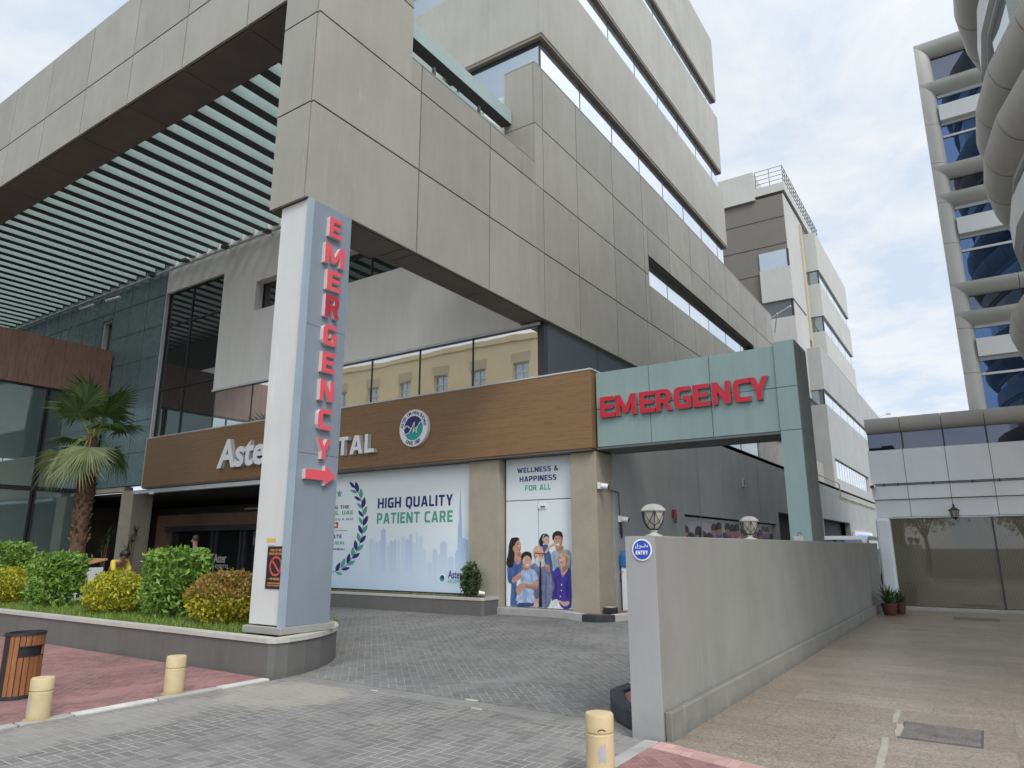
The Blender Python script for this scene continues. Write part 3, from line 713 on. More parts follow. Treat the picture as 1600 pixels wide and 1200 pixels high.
mb.box(-8.5, -8.31, 33.1, 49, 5.05, 6.98, 1); mb.build('lower_panels', ['panel', 'joint'], H)
# wood fascia with end return, pale top trim, light rail below
mb = MB(); mb.box(-24.92, -6.87, 13.45, 14.1, 3.77, 5.52); mb.build('wood_fascia', 'fascia_wood', H, bevel=.006)
f = MB(); f.box(-24.95, -6.85, 13.44, 14.12, 5.525, 5.56); f.build('fascia_trim', 'lightgray', H)
f = MB(); f.box(-24.94, -24.93, 13.44, 14.1, 3.76, 5.52); f.build('fascia_end_trim', 'print_white', H)
f = MB(); f.box(-25.6, -15.9, 13.52, 13.72, 3.56, 3.70); f.build('shutter_rail', 'lightgray', H, bevel=.01)
f = MB(); f.box(-24.9, -6.9, 13.47, 14.08, 3.72, 3.768); f.build('fascia_underside', 'soffit', H)
# podium slab behind the fascia
f = MB(); f.box(-24.8, -6.86, 14.13, 62, 4.9, 5.02); f.build('podium_roof', 'concrete', H)
# beige pillars
for x0, x1, y0 in ((-7.52, -6.88, 13.62), (-10.33, -9.46, 13.62), (-16.3, -15.45, 13.62), (-26.55, -25.72, 13.62)):
    f = MB(); f.box(x0, x1, y0, y0+.75, .19, 3.715); f.build('beige_pillar', 'beige', H, bevel=.012)
# back panel of the ground floor behind the prints
f = MB(); f.box(-15.45, -7.5, 14.3, 14.6, .19, 3.7); f.build('ground_floor_wall', 'gray_wall', H)
# gray side wall with openings
mb = MB()
W0 = [(14.40, 62, .16, 5.04)]
for h in ((18.9, 29.25, 1.2, 2.55), (29.75, 35.0, .16, 3.04), (39.4, 47.9, .16, 3.1)):
    nw = []
    for r in W0: nw += sub([r], h)
    W0 = nw
for r in W0: mb.box(-7.15, -6.86, *r)
mb.box(-7.15, -6.89, 14.37, 14.40, .16, 3.7)
mb.build('side_wall', 'gray_wall', H)
f = MB(); f.box(-11, -7.4, 14.7, 61, .19, 4.85); f.build('side_core', 'dark_room', H)
f = MB(); f.box(-6.88, -6.83, 25.0-.11, 25.0+.11, 3.72, 4.02, 0); f.box(-6.829, -6.825, 25.0-.07, 25.0+.07, 3.76, 3.98, 1); f.build('vent_box', ['lightgray', 'darkgray'], H)
for (yy, zz) in ((20.2, 5.0), (27.0, 5.0)):
    f = MB(); f.box(-6.856, -6.845, yy, yy+.02, 1.7, 4.95); f.build('wall_conduit', 'gray_wall', H)
# yellow gas pipe along the top of the side wall
f = MB(); f.tube([(-6.78, 36.8, 5.3), (-6.78, 44.6, 5.3), (-6.78, 45.0, 5.2), (-6.78, 45.0, 4.55), (-6.78, 61, 4.55)], .035, 8)
for y in (47, 50, 53, 56, 59): f.box(-6.86, -6.74, y-.03, y+.03, 4.48, 4.6)
f.build('gas_pipe', 'yellow_pipe', H)
# teal tiled wall
mb = MB()
rc = []
for c in cells(-62, -25.22, 3.9, 13.6, [-25.22-1.27*k for k in range(30)], [3.9+1.22*k for k in range(9)]):
    rr = [c]
    for hole in ((-29.88, -29.1, 9.2, 10.95), (-33.6, -31.9, 9.2, 10.2)):
        nn = []
        for r in rr: nn += sub([r], hole)
        rr = nn
    rc += rr
panels(mb, 'y', 13.66, .03, rc, .03)
bk = [(-62, -25.23, 3.91, 13.6)]
for hole in ((-29.88, -29.1, 9.2, 10.95), (-33.6, -31.9, 9.2, 10.2)):
    nn = []
    for r in bk: nn += sub([r], hole)
    bk = nn
for c in bk: mb.box(c[0], c[1], 13.695, 14.0, c[2], c[3], 1)
mb.build('teal_tiled_wall', ['teal', 'teal_joint'], H)
for hole in ((-29.88, -29.1, 9.2, 10.95), (-33.6, -31.9, 9.2, 10.2)):
    g = MB(); g.box(hole[0]+.06, hole[1]-.06, 13.9, 13.92, hole[2]+.06, hole[3]-.06); o = g.build('small_window', 'glass_lobby', H)
    f = MB()
    f.box(hole[0], hole[0]+.07, 13.72, 13.93, hole[2], hole[3]); f.box(hole[1]-.07, hole[1], 13.72, 13.93, hole[2], hole[3])
    f.box(hole[0]+.07, hole[1]-.07, 13.72, 13.93, hole[3]-.07, hole[3]); f.box(hole[0]+.07, hole[1]-.07, 13.72, 13.93, hole[2], hole[2]+.07)
    kid(f.build('frame', 'lightgray'), o)
# louvres of the canopy
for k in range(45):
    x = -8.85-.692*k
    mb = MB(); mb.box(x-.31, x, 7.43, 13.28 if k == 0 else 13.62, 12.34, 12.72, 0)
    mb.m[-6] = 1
    mb.build('louver', ['louver', 'louver_under_shade'], H, bevel=.006)
f = MB(); f.box(-9.02, -8.88, 8.8, 12.75, 10.95, 11.45); f.build('edge_rail', 'louver', H)
f = MB()
for y in (10.3, 12.0): f.box(-8.98, -8.93, y-.04, y+.04, 11.46, 12.16)
f.build('rail_bracket', 'darkgray', H)
f = MB(); f.tube([(-62, 13.5, 12.42-.32), (-8.9, 13.5, 12.42-.32)], .05, 8); f.build('louver_rail', 'lightgray', H)
f = MB(); f.tube([(-9.9, 13.1, 12.95), (-9.9, 13.1, 12.2), ], .04, 8); f.tube([(-11.2, 13.3, 12.98), (-9.6, 13.2, 12.98)], .05, 8); f.build('roof_pipe', 'lightgray', H)
# white sign pillar under the corner block
f = MB(); f.box(-8.80, -8.145, 6.5, 7.32, .62, 7.0); f.build('sign_pillar', 'pillar_white', H)
f = MB()
zz = [.60, 3.0, 4.95, 6.98]
for a, b in zip(zz[:-1], zz[1:]): f.box(-8.142, -8.09, 6.56, 7.34, a+.003, b-.003, 0)
f.box(-8.142, -8.085, 6.46, 6.555, .60, 6.98, 1)
f.build('pillar_cladding', ['pillar_blue', 'pillar_edge'], H)
f = MB(); f.box(-8.86, -8.04, 6.44, 7.40, .505, .60); f.build('pillar_base', 'plinth', H, bevel=.008)
# entrance lobby under the fascia
f = MB()
f.box(-36, -15.5, 20.0, 20.2, .19, 3.7, 0); f.box(-36, -15.46, 14.0, 20, 3.60, 3.7, 1); f.box(-15.46, -15.3, 14.4, 20, .19, 3.7, 0); f.box(-36, -35.8, 14.1, 20, .19, 3.7, 0)
f.box(-36, -26.6, 13.72, 14.05, 3.72, 3.895, 0)
f.build('lobby', ['room_wall', 'dark_room'], H)
f = MB(); f.box(-31.6, -26.4, 18.6, 20, .2, 2.85, 0); f.build('side_room', 'beige', H)
g = MB(); g.box(-29.9, -29.0, 18.55, 18.6, .2, 2.25, 0); g.build('lobby_door', 'darkgray', H)
f = MB(); f.box(-29.9, -29.1, 17.0, 17.6, .2, 3.02, 0); f.box(-29.1, -20.5, 17.0, 17.6, 2.45, 3.02, 0); f.box(-20.5, -19.7, 17.0, 17.6, .2, 3.02, 0); f.build('door_portal', 'door_wood', H)
f = MB(); f.box(-29.1, -20.5, 16.9, 16.99, 2.33, 2.55, 0); f.build('door_operator', 'darkgray', H)
g = MB(); g.box(-29.08, -20.52, 17.3, 17.32, .2, 2.44); o = g.build('sliding_door', 'glass_lobby', H)
f = MB()
for x in (-29.05, -26.2, -25.9, -24.3, -24.05, -20.55): f.box(x-.05, x+.05, 17.24, 17.30, .2, 2.44, 0)
kid(f.build('frame', 'darkgray'), o)
f = MB()
a = at(333, 880, 'Y', 17.22); b = at(354, 866, 'Y', 17.22); put_text(f, 'Aster', 'y', 17.23, a.x, b.x, a.z+.02, b.z+.02, .004, .02)
a = at(333, 889, 'Y', 17.22); b = at(357, 883, 'Y', 17.22); put_text(f, 'HOSPITAL', 'y', 17.23, a.x, b.x, a.z+.02, b.z+.02, .004, .01)
kid(f.build('door_lettering', 'print_white'), o)
f = MB()
for x in (-24, -21, -18): f.box(x, x+1.6, 17.1, 17.25, 3.12, 3.17)
f.build('ceiling_light_bar', 'print_white', H)
# glazed entrance block at the left
XB = -28.56
mb = MB(); mb.box(XB-.12, XB, 4.5, 13.60, 7.55, 9.46, 0); mb.build('block_fascia', 'brown_wood', H)
mb = MB(); mb.box(-45, XB-.16, 5.2, 13.6, .2, 9.3, 0); mb.build('block_core', 'dark_room', H)
g = MB()
for y0, y1 in ((4.6, 8.4), (8.5, 11.42), (11.62, 13.55)):
    for z0, z1 in ((.3, 3.70), (3.86, 7.5)): g.box(XB-.15, XB-.10, y0, y1, z0, z1)
o = g.build('block_glazing', 'glass_green', H)
f = MB()
for y in (8.45, 11.46, 11.58): f.box(XB-.14, XB-.06, y-.035, y+.035, .25, 7.54)
f.box(XB-.14, XB-.07, 4.6, 13.6, 3.72, 3.84); f.box(XB-.14, XB-.05, 4.6, 13.6, 7.48, 7.54)
split_build(f, 'mullion', 'mullion', o, sub_=True)

# fittings on the hospital
def cctv(loc, d, label, L_=.34, grp='bullet security cameras'):
    t = thing('security_camera', label, 'camera', loc, grp); l = Vector(loc); d = Vector(d).normalized()
    f = MB(); f.tube([l, l+d*L_], [.06, .06], 10); f.tube([l+d*L_, l+d*(L_+.02)], [.066, .066], 10, 1); f.build('housing', ['white', 'black'], t, smooth=True)
    f = MB(); f.tube([l+d*.1, l+d*.1+Vector((0, 0, -.12)), l+d*.05+Vector((0, .2, -.16))], .022, 6); f.build('bracket', 'lightgray', t)
    return t
cctv(at(188, 464, 'Y', 13.3), (-.75, -.55, -.3), 'white bullet camera on teal wall, nearer the tall window', .6)
cctv(at(147, 476, 'Y', 13.3), (-.75, -.55, -.38), 'white bullet camera on teal wall, farther from the tall window', .6)
for q, lab in zip([(985/3.333, 360+165/3.333), (1190/3.333, 360+95/3.333), (1410/3.333, 360+15/3.333), (810/3.333, 360+240/3.333)],
                  ['above the tall dark window', 'above the wall right of the tall window', 'closest to the white sign pillar', 'over the teal tiled wall']):
    p = at(*q, 'Y', 13.2)
    t = thing('floodlight', 'thin gray floodlight arm under the louvres '+lab, 'floodlight', p, 'floodlights under the canopy')
    f = MB(); f.tube([(p.x-.5, 13.64, p.z+.25), (p.x, 13.1, p.z+.05)], .025, 6); f.build('arm', 'lightgray', t)
    f = MB(); f.box(p.x-.09, p.x+.12, 12.95, 13.15, p.z-.05, p.z+.06); f.build('lamp_head', 'darkgray', t, bevel=.01)
p = at(237, 773, 'Y', 13.5)
t = thing('dome_camera', 'small white dome camera hanging below the wood fascia end', 'camera', p)
f = MB(); f.lathe(p, [(.02, .12), (.09, .1), (.10, .02)][::-1], 14); f.build('housing', 'white', t, smooth=True)
f = MB(); f.lathe(p, [(.01, -.075), (.06, -.05), (.085, 0), (.09, .018)], 14); f.build('dome', 'darkgray', t, smooth=True)

# ------------------------------------------------------------------ rear hospital block
B = thing('rear_building', 'pale hospital rear block with brown side face, corner windows and rooftop railing', 'building', (-9, 50, 0))
XR = -9.2
f = MB(); f.box(-30, XR, 49.65, 75, 0, 27.0, 0); f.build('core_wall', 'rear_brown', B)
f = MB(); f.box(-30, -11.1, 49.4, 60, 26.9, 29.2, 0); f.build('parapet', 'rear_white', B)
f = MB(); f.box(-11.1, -9.0, 49.55, 66, 27.2, 27.85, 0); f.build('roof_slab', 'rear_white', B)
f = MB(); f.box(XR+.002, XR+.05, 49.66, 55.4, 17.0, 27.0); f.build('side_face', 'rear_white', B)
for z0, z1 in ((18.75, 21.2), (12.0, 17.45)):
    f = MB(); f.box(-11.2, XR+.12, 49.35, 54.0, z0, z1); f.build('spandrel', 'rear_white', B)
for z0, z1 in ((21.2, 22.6), (17.45, 18.75)):
    g = MB(); g.box(-11.2, XR+.03, 49.55, 53.8, z0, z1, 0); o = g.build('window', 'glass_window', B)
    f = MB(); f.box(XR-.08, XR+.06, 49.52, 49.66, z0, z1); split_build(f, 'mullion', 'mullion', o, sub_=True)
f = MB()
for k in range(4):
    z = 25.2-2.1*k; f.box(-29, XR-.02, 49.62, 49.648, z, z+.03)
f.build('groove', 'rear_groove', B)
f = MB()
for y, dy_ in ((54.7, 0), (55.1, 0)): f.tube([(XR+.15, y, 10), (XR+.15, y, 26.6)], .045, 6)
f.build('drain_pipe', 'yellow_pipe', B)
f = MB()
for zz in (28.2, 28.55, 28.9, 29.25): f.tube([(-11.0, 49.7, zz), (-9.05, 49.7, zz), (-9.05, 63, zz)], .025, 5)
for y in np.arange(49.7, 63.2, .75): f.tube([(-9.05, y, 27.85), (-9.05, y, 29.25)], .025, 5)
for x in (-11, -10): f.tube([(x, 49.7, 27.85), (x, 49.7, 29.25)], .025, 5)
f.build('roof_railing', 'darkgray', B)
f = MB(); f.tube([(-9.6, 62, 27), (-9.6, 62, 30.5)], .03, 5); f.tube([(-9.9, 62, 29.8), (-9.3, 62, 29.8)], .02, 5); f.build('antenna', 'lightgray', B)
for z0, z1 in ((22.75, 25.95), (19.0, 21.65), (15.76, 17.77)):
    f = MB(); f.box(-20, XF, 55.5, 70, z0, z1); f.build('wing_band', 'rear_white', B, bevel=.03)
for z0, z1 in ((21.66, 22.74), (17.78, 18.99)):
    o = ribbon('wing_window', XF-.14, 55.8, 69.6, z0, z1, 3.4, 'glass_sky', B)
    g = MB(); g.box(-12, XF-.17, 55.66, 55.69, z0, z1); g.build('wing_window', 'glass_window', B)
    f = MB(); f.box(XF-.16, XF-.08, 55.62, 55.78, z0, z1); split_build(f, 'mullion', 'mullion', o, sub_=True)
f = MB(); f.box(-20, XF-.4, 55.9, 69.5, 11, 25.5); f.build('wing_core', 'rear_brown', B)
f = MB(); f.box(-20, XF, 52.3, 88, 12.58, 15.75); f.build('low_wing_band', 'low_wing', B, bevel=.03)
mb = MB()
for r in sub([(52.3, 88, 3.0, 11.5)], (53.4, 70.7, 6.38, 7.81)): mb.box(-9.0, XF, *r)
mb.box(-20, -9.0, 52.3, 52.6, 3, 11.5)
mb.build('low_wing_wall', 'low_wing', B)
o = ribbon('low_wing_window', XF-.14, 52.6, 87, 11.5, 12.57, 3.4, 'glass_sky', B)
g = MB(); g.box(-12, XF-.17, 52.42, 52.45, 11.5, 12.57); g.build('low_wing_window', 'glass_window', B)
f = MB(); f.box(XF-.16, XF-.08, 52.38, 52.55, 11.5, 12.57); split_build(f, 'mullion', 'mullion', o, sub_=True)
ribbon('low_wing_window', XF-.14, 53.3, 70.8, 6.3, 7.78, 1.2, 'glass_sky', B)
f = MB(); f.tube([(XF, 86, 15.8), (XF+.8, 87, 16.2)], .04, 5); f.box(XF+.6, XF+1.1, 86.9, 87.2, 16.1, 16.3); f.build('roof_light_arm', 'lightgray', B)
f = MB(); f.tube([(-11, 48.5, 17.0), (XR+.3, 47.2, 17.45)], .06, 6); f.tube([(-10.5, 49.2, 16.4), (-9.9, 47.6, 17.25)], .04, 6); f.build('wall_light_arm', 'lightgray', B)

# ------------------------------------------------------------------ emergency gateway
G = thing('emergency_gateway', 'pale teal panelled gateway beam and column over the ambulance lane', 'gateway', (-4.5, 13.7, 0))
mb = MB()
px = [-6.82, at(1014, 600, 'Y', 13.62).x, at(1108, 580, 'Y', 13.62).x, -2.965]
for c in [(px[i], px[i+1], 3.79, 4.63) for i in range(3)]+[(px[i], px[i+1], 4.63, 5.47) for i in range(3)]: panels(mb, 'y', 13.62, .04, [c], .012)
mb.box(-6.84, -2.95, 13.665, 14.6, 3.80, 5.46, 2); mb.box(-6.84, -2.96, 13.625, 14.6, 3.74, 3.785, 1)
mb.build('beam', ['gate', 'gate_side', 'gate_joint'], G)
mb = MB()
for z0, z1 in ((.2, 3.79), (3.79, 4.62), (4.62, 5.53)): panels(mb, 'y', 13.56, .04, [(-2.96, -2.575, z0, z1)], .012)
for z0, z1 in ((.2, 3.79), (3.79, 5.53)): mb.box(-2.62, -2.565, 13.61, 14.62, z0+.004, z1-.004, 1)
mb.box(-2.955, -2.63, 13.605, 14.61, .1, 5.52, 2)
mb.build('column', ['gate', 'gate_side', 'gate_joint'], G)
SG = thing('emergency_sign', 'wide red EMERGENCY letters across the pale teal gateway beam', 'sign', (-4.9, 13.6, 4.4))
lx = [(460, 535), (540, 650), (665, 745), (750, 835), (845, 935), (945, 1030), (1045, 1140), (1155, 1245), (1238, 1340)]
ly = [(985, 868), (975, 858), (962, 838), (950, 830), (938, 815), (925, 805), (915, 790), (905, 780), (890, 762)]
for ch, (a, b), (yb, yt) in zip('EMERGENCY', lx, ly):
    p = at(800+a/3.333, 360+yb/3.333-2, 'Y', 13.55); q = at(800+b/3.333, 360+yt/3.333+1, 'Y', 13.55)
    mb = MB(); block_letter(mb, ch, 'y', 13.612, p.x+.02*(q.x-p.x), q.x-.05*(q.x-p.x), 4.42, 4.875, .085)
    mb.build('letter', ['red', 'steel_edge'], SG)
SP = thing('emergency_sign', 'faded red EMERGENCY letters stacked down the tall sign pillar with an arrow', 'sign', (-8.05, 7, 2.6))
for ch, (l, r, t_, b_) in zip('EMERGENCY', [(512, 536, 340, 372), (505, 540, 382, 415), (508, 535, 422, 455), (505, 532, 460, 497), (502, 528, 506, 540), (500, 525, 549, 583), (497, 523, 592, 627), (494, 520, 638, 672), (492, 518, 684, 718)]):
    zt = at((l+r)/2, t_, 'X', -8.0).z; zb = at((l+r)/2, b_, 'X', -8.0).z
    y0 = at(l+4, (t_+b_)/2, 'X', -8.0).y; y1 = at(r, (t_+b_)/2, 'X', -8.0).y
    mb = MB(); block_letter(mb, ch, 'x', -8.088, y0, y1, zb+.01, zt-.01, .075)
    mb.build('letter', ['red_dark' if abs(l-505) < .1 and t_ == 460 else 'red_faded', 'letter_side'], SP)
zc_ = at(500, 742, 'X', -8.0).z; y0 = at(478, 742, 'X', -8.0).y; y1 = at(526, 742, 'X', -8.0).y
arrow = [(y0, zc_-.07), (y0, zc_+.07), (y0+.36, zc_+.07), (y0+.36, zc_+.15), (y1, zc_), (y0+.36, zc_-.15), (y0+.36, zc_-.07)]
mb = MB(); plate(mb, [(-8.088, a, b) for a, b in arrow], .075, (1, 0, 0))
mb.m = [0]*(len(mb.f)-7)+[1]*7
mb.build('arrow', ['red_faded', 'letter_side'], SP)

# ------------------------------------------------------------------ hospital name and round badge
SN = thing('hospital_sign', 'white raised letters naming the hospital on the wood fascia', 'sign', (-17, 13.45, 4.2))
V_, _, _ = text_geo('Aster', .03, .5); 
def word(s, x0, x1, z0, z1, capfrac=1., shear=0.):
    # letters of one word as separate parts, spaced like the set word
    ws = []; 
    for i in range(len(s)):
        Vp = text_geo(s[:i+1], .03, .5, 3, shear)[0]; ws.append(Vp[:, 0].max())
    full = text_geo(s, .03, .5, 3, shear)[0]; lo, hi = full.min(0), full.max(0)
    for i, ch in enumerate(s):
        Vc = text_geo(ch, .03, .5, 3, shear)[0]; w_ = Vc[:, 0].max()-Vc[:, 0].min(); b = ws[i]
        k = (x1-x0)/(hi[0]-lo[0]); kz = (z1-z0)/(hi[1]-lo[1])
        mb = MB(); put_text(mb, ch, 'y', 13.448, x0+(b-w_-lo[0])*k, x0+(b-lo[0])*k, z0+(Vc[:, 1].min()-lo[1])*kz, z0+(Vc[:, 1].max()-lo[1])*kz, .14, .03, 0, 1, 3, shear)
        mb.build('letter', ['print_white', 'letter_white_side'], SN)
M['letter_white_side'] = flat('letter_white_side', (.55, .56, .57), .5)
def sign_word(txt, x0, x1, z0, z1, gap=.09):
    tot = sum(GW[c] for c in txt)+gap*(len(txt)-1); k = (x1-x0)/tot; u = x0
    for c in txt:
        mb = MB(); block_letter(mb, c, 'y', 13.448, u, u+GW[c]*k, z0, z1, .13); mb.build('letter', ['print_white', 'letter_white_side'], SN); u += (GW[c]+gap)*k
word('Aster', -20.32, -17.35, 4.13, 5.06, shear=.06)
sign_word('HOSPITAL', -17.0, -13.33, 4.15, 4.66)
bc = Vector((-11.97, 13.45, 4.675)); br = .485
BD = thing('round_badge', 'round white badge with navy and green disc on the wood fascia', 'badge', bc)
def disc(mb, c, r, y0, y1, n=48, m=0, sx=1.):
    plate(mb, [(c.x+sx*r*math.cos(2*math.pi*k/n), y0, c.z+r*math.sin(2*math.pi*k/n)) for k in range(n)], y0-y1, (0, -1, 0), m)
mb = MB(); disc(mb, bc, br, 13.448, 13.35); mb.build('rim', 'print_white', BD)
mb = MB(); disc(mb, bc, br*.655, 13.349, 13.345); mb.build('disc', 'navy', BD)
def bp(u, v, y): return (bc.x+u*br, y, bc.z+v*br)          # badge coordinates
low = [(-.655*math.cos(t), -.655*math.sin(t)) for t in np.linspace(.22, math.pi-.0+.33, 30)]
low = [(.655*math.cos(t), .655*math.sin(t)) for t in np.linspace(.40, -math.pi+.42, 30)]
low += [(-.45, -.31), (-.25, -.23), (-.10, -.05), (.02, .05), (.10, -.15), (.22, 0.05), (.38, .24)]
mb = MB(); plate(mb, [bp(u, v, 13.3445) for u, v in low], .003, (0, -1, 0)); mb.build('green_wave', 'teal_print', BD)
mb = MB()
def stroke(mb, pts, w_, y):
    for (a, b) in zip(pts[:-1], pts[1:]):
        a, b = np.array(a), np.array(b); d = b-a; n = np.array((-d[1], d[0]))/max(np.hypot(*d), 1e-6)*w_/2; e = d/max(np.hypot(*d), 1e-6)*w_*.3
        plate(mb, [bp(*(a-e+n), y), bp(*(a-e-n), y), bp(*(b+e-n), y), bp(*(b+e+n), y)], .003, (0, -1, 0))
stroke(mb, [(-.62, .02), (-.52, .13), (-.38, .12), (-.24, .0), (-.14, -.02)], .075, 13.341)
stroke(mb, [(-.62, -.29), (-.45, -.31), (-.28, -.24), (-.1, -.02), (.04, .26), (.10, .30)], .05, 13.337)
stroke(mb, [(.10, .30), (.06, .0), (.0, -.30), (.14, -.05), (.28, .02), (.22, -.30), (.30, -.24)], .055, 13.333)
stroke(mb, [(.22, -.16), (.38, .12), (.52, .28), (.60, .27)], .05, 13.329)
mb.build('script_letter', 'print_white', BD)
mb = MB()
def arc_text(mb, s, a0, a1, r, h, top=True):
    n = len(s)
    for i, ch in enumerate(s):
        if ch == ' ': continue
        a = a0+(a1-a0)*i/(n-1)
        V, Fs, fr = text_geo(ch, .02, .5); lo, hi = V.min(0), V.max(0)
        q = (V-(lo+hi)/2); sc = h/.72; ux = np.array((math.sin(a), -math.cos(a))); uy = np.array((math.cos(a), math.sin(a)))
        if not top: ux, uy = -ux, -uy
        P = [(bc.x+br*r*math.cos(a)+(p[0]*ux[0]+p[1]*uy[0])*sc, 13.349-(.002+p[2]*.003), bc.z+br*r*math.sin(a)+(p[0]*ux[1]+p[1]*uy[1])*sc) for p in q]
        mb.add(P, Fs)
arc_text(mb, 'ASTER DM HEALTHCARE', math.radians(172), math.radians(8), .825, .088)
arc_text(mb, 'SINCE 1987', math.radians(237), math.radians(303), .825, .095, False)
mb.build('ring_lettering', 'navy', BD)

# ------------------------------------------------------------------ printed murals
YM = 13.85
MU = thing('wall_mural', 'wide printed mural reading HIGH QUALITY PATIENT CARE with a hazy skyline and laurel', 'mural', (-13, 13.9, .6))
f = MB(); f.box(-15.44, -10.34, YM, YM+.05, .58, 3.712); f.build('printed_panel', 'mural_bg', MU)
def c4(x, y): return at(500+x/6.154, 700+y/6.154, 'Y', YM-.002)
def line(mb, s, l, r, t_, b_, conv, off=.01, m=0, dep=.003):
    p = conv(l, (t_[0]+b_[0])/2); q = conv(r, (t_[1]+b_[1])/2)
    zt = (conv(l, t_[0]).z+conv(r, t_[1]).z)/2; zb = (conv(l, b_[0]).z+conv(r, b_[1]).z)/2
    if all(c in GW for c in s): block_text(mb, s, 'y', YM-.002, p.x, q.x, zb, zt, dep, m)
    else: put_text(mb, s, 'y', YM-.002, p.x, q.x, zb, zt, dep, off, m)
f = MB(); line(f, 'HIGH QUALITY', 557, 1278, (488, 440), (584, 549), c4, .035); f.build('lettering', 'navy', MU)['label'] = 'navy HIGH QUALITY lettering'
f = MB(); line(f, 'PATIENT CARE', 548, 1276, (626, 600), (730, 710), c4, .035); f.build('lettering', 'green_print', MU)['label'] = 'green PATIENT CARE lettering'
for tx, l_, r_, t_, b_, mt in (('AMONG THE', 10, 280, (565, 545), (595, 578), 'navy'), ('PRIVATE', 10, 210, (840, 828), (872, 865), 'navy'), ('BY NEWSWEEK 2022 & 2023', -120, 316, (690, 668), (708, 690), 'navy'),
        ('HOSPITAL IN DUBAI', -140, 235, (972, 955), (988, 973), 'navy'), ('HOSPITALS, UAE', -110, 318, (620, 598), (655, 636), 'green_print'), ('IN DUBAI', 30, 230, (905, 892), (932, 925), 'green_print')):
    f = MB(); line(f, tx, l_, r_, t_, b_, c4, .0); f.build('lettering', mt, MU)['label'] = 'small line of lettering inside the laurel'
f = MB()
a = c4(100, 715); b = c4(172, 770); f.box(a.x, b.x, YM-.004, YM-.001, b.z, a.z); f.build('red_emblem', 'print_red', MU)
f = MB(); p = c4(150, 743)
plate(f, [(p.x+.06*math.cos(t)*(1 if k % 2 else .45), YM-.0045, p.z+.06*math.sin(t)*(1 if k % 2 else .45)) for k, t in enumerate(np.linspace(0, 2*math.pi, 13)[:-1])], .002, (0, -1, 0)); f.build('emblem_mark', 'print_white', MU)
f = MB(); a = c4(120, 797); b = c4(262, 795); f.box(a.x, b.x, YM-.003, YM-.001, a.z-.006, a.z+.006); f.build('rule_line', 'navy', MU)
f = MB(); p = c4(187, 440)
plate(f, [(p.x+.125*math.cos(t)*(1 if k % 2 == 0 else .42), YM-.001, p.z+.125*math.sin(t)*(1 if k % 2 == 0 else .42)) for k, t in enumerate(np.linspace(math.pi/2, 2.5*math.pi, 11)[:-1])], .003, (0, -1, 0)); f.build('star', 'green_print', MU)
LV = [('b', 335, 388, 285, 322), ('b', 365, 430, 345, 322), ('g', 362, 432, 291, 405), ('g', 400, 482, 392, 388), ('b', 395, 508, 328, 463), ('b', 408, 580, 430, 472), ('g', 408, 582, 355, 528), ('g', 416, 652, 448, 558),
      ('b', 412, 662, 369, 598), ('b', 416, 748, 460, 648), ('g', 412, 738, 374, 664), ('g', 410, 822, 456, 738), ('b', 405, 828, 371, 738), ('b', 382, 918, 442, 838), ('g', 384, 908, 360, 813), ('g', 358, 993, 419, 923),
      ('b', 349, 988, 338, 883), ('b', 306, 1064, 386, 1010), ('g', 314, 1048, 318, 948), ('g', 262, 1128, 341, 1083), ('b', 264, 1115, 285, 1012), ('b', 205, 1172, 290, 1150), ('g', 205, 1152, 243, 1058), ('b', 150, 1188, 196, 1098), ('g', 150, 1198, 220, 1215)]
fb, fg = MB(), MB()
for c, bx, by, tx, ty in LV:
    a = np.array((bx, by), float); b = np.array((tx, ty), float); d = b-a; n = np.array((-d[1], d[0])); wd = .19
    o_ = [a, a+d*.25+n*wd*.8, a+d*.55+n*wd, a+d*.82+n*wd*.55, b, a+d*.82-n*wd*.55, a+d*.55-n*wd, a+d*.25-n*wd*.8]
    plate(fb if c == 'b' else fg, [c4(*q) for q in o_], .002, (0, -1, 0))
st = [(335, 385), (370, 430), (398, 500), (412, 590), (416, 690), (412, 780), (402, 860), (380, 930), (345, 1005), (300, 1070), (255, 1125), (200, 1165), (140, 1190), (40, 1200)]
for a, b in zip(st[:-1], st[1:]):
    a = c4(*a); b = c4(*b); d = (b-a).normalized(); n = Vector((-d.z, 0, d.x))*.008
    plate(fb, [a+n, a-n, b-n, b+n], .002, (0, -1, 0))
fb.build('laurel_leaves', 'navy', MU); fg.build('laurel_leaves', 'green_print', MU)
for nm, col in (('sky1', (.60, .69, .80)), ('sky2', (.50, .59, .76)), ('sky3', (.40, .50, .72))): M[nm] = mural_mat('skyline_'+nm, .7, 2.0, (.59, .72, .845), col)
f = MB()
TW = [(470, 520, 870, 0), (520, 565, 905, 0), (570, 585, 880, 1), (588, 632, 768, 1), (640, 665, 930, 0), (668, 705, 885, 1), (708, 735, 875, 1), (740, 772, 885, 0), (782, 815, 848, 0), (818, 855, 870, 1), (857, 888, 820, 1), (890, 915, 905, 0), (920, 945, 800, 0), (950, 985, 840, 0), (985, 1020, 980, 0), (1030, 1075, 1090, 1),
      (1082, 1130, 970, 1), (1135, 1165, 1020, 1), (1155, 1222, 895, 1), (1225, 1290, 1040, 1), (1300, 1335, 985, 2), (1340, 1425, 868, 2), (890, 985, 985, 0), (1165, 1210, 1090, 1), (835, 890, 960, 1)]
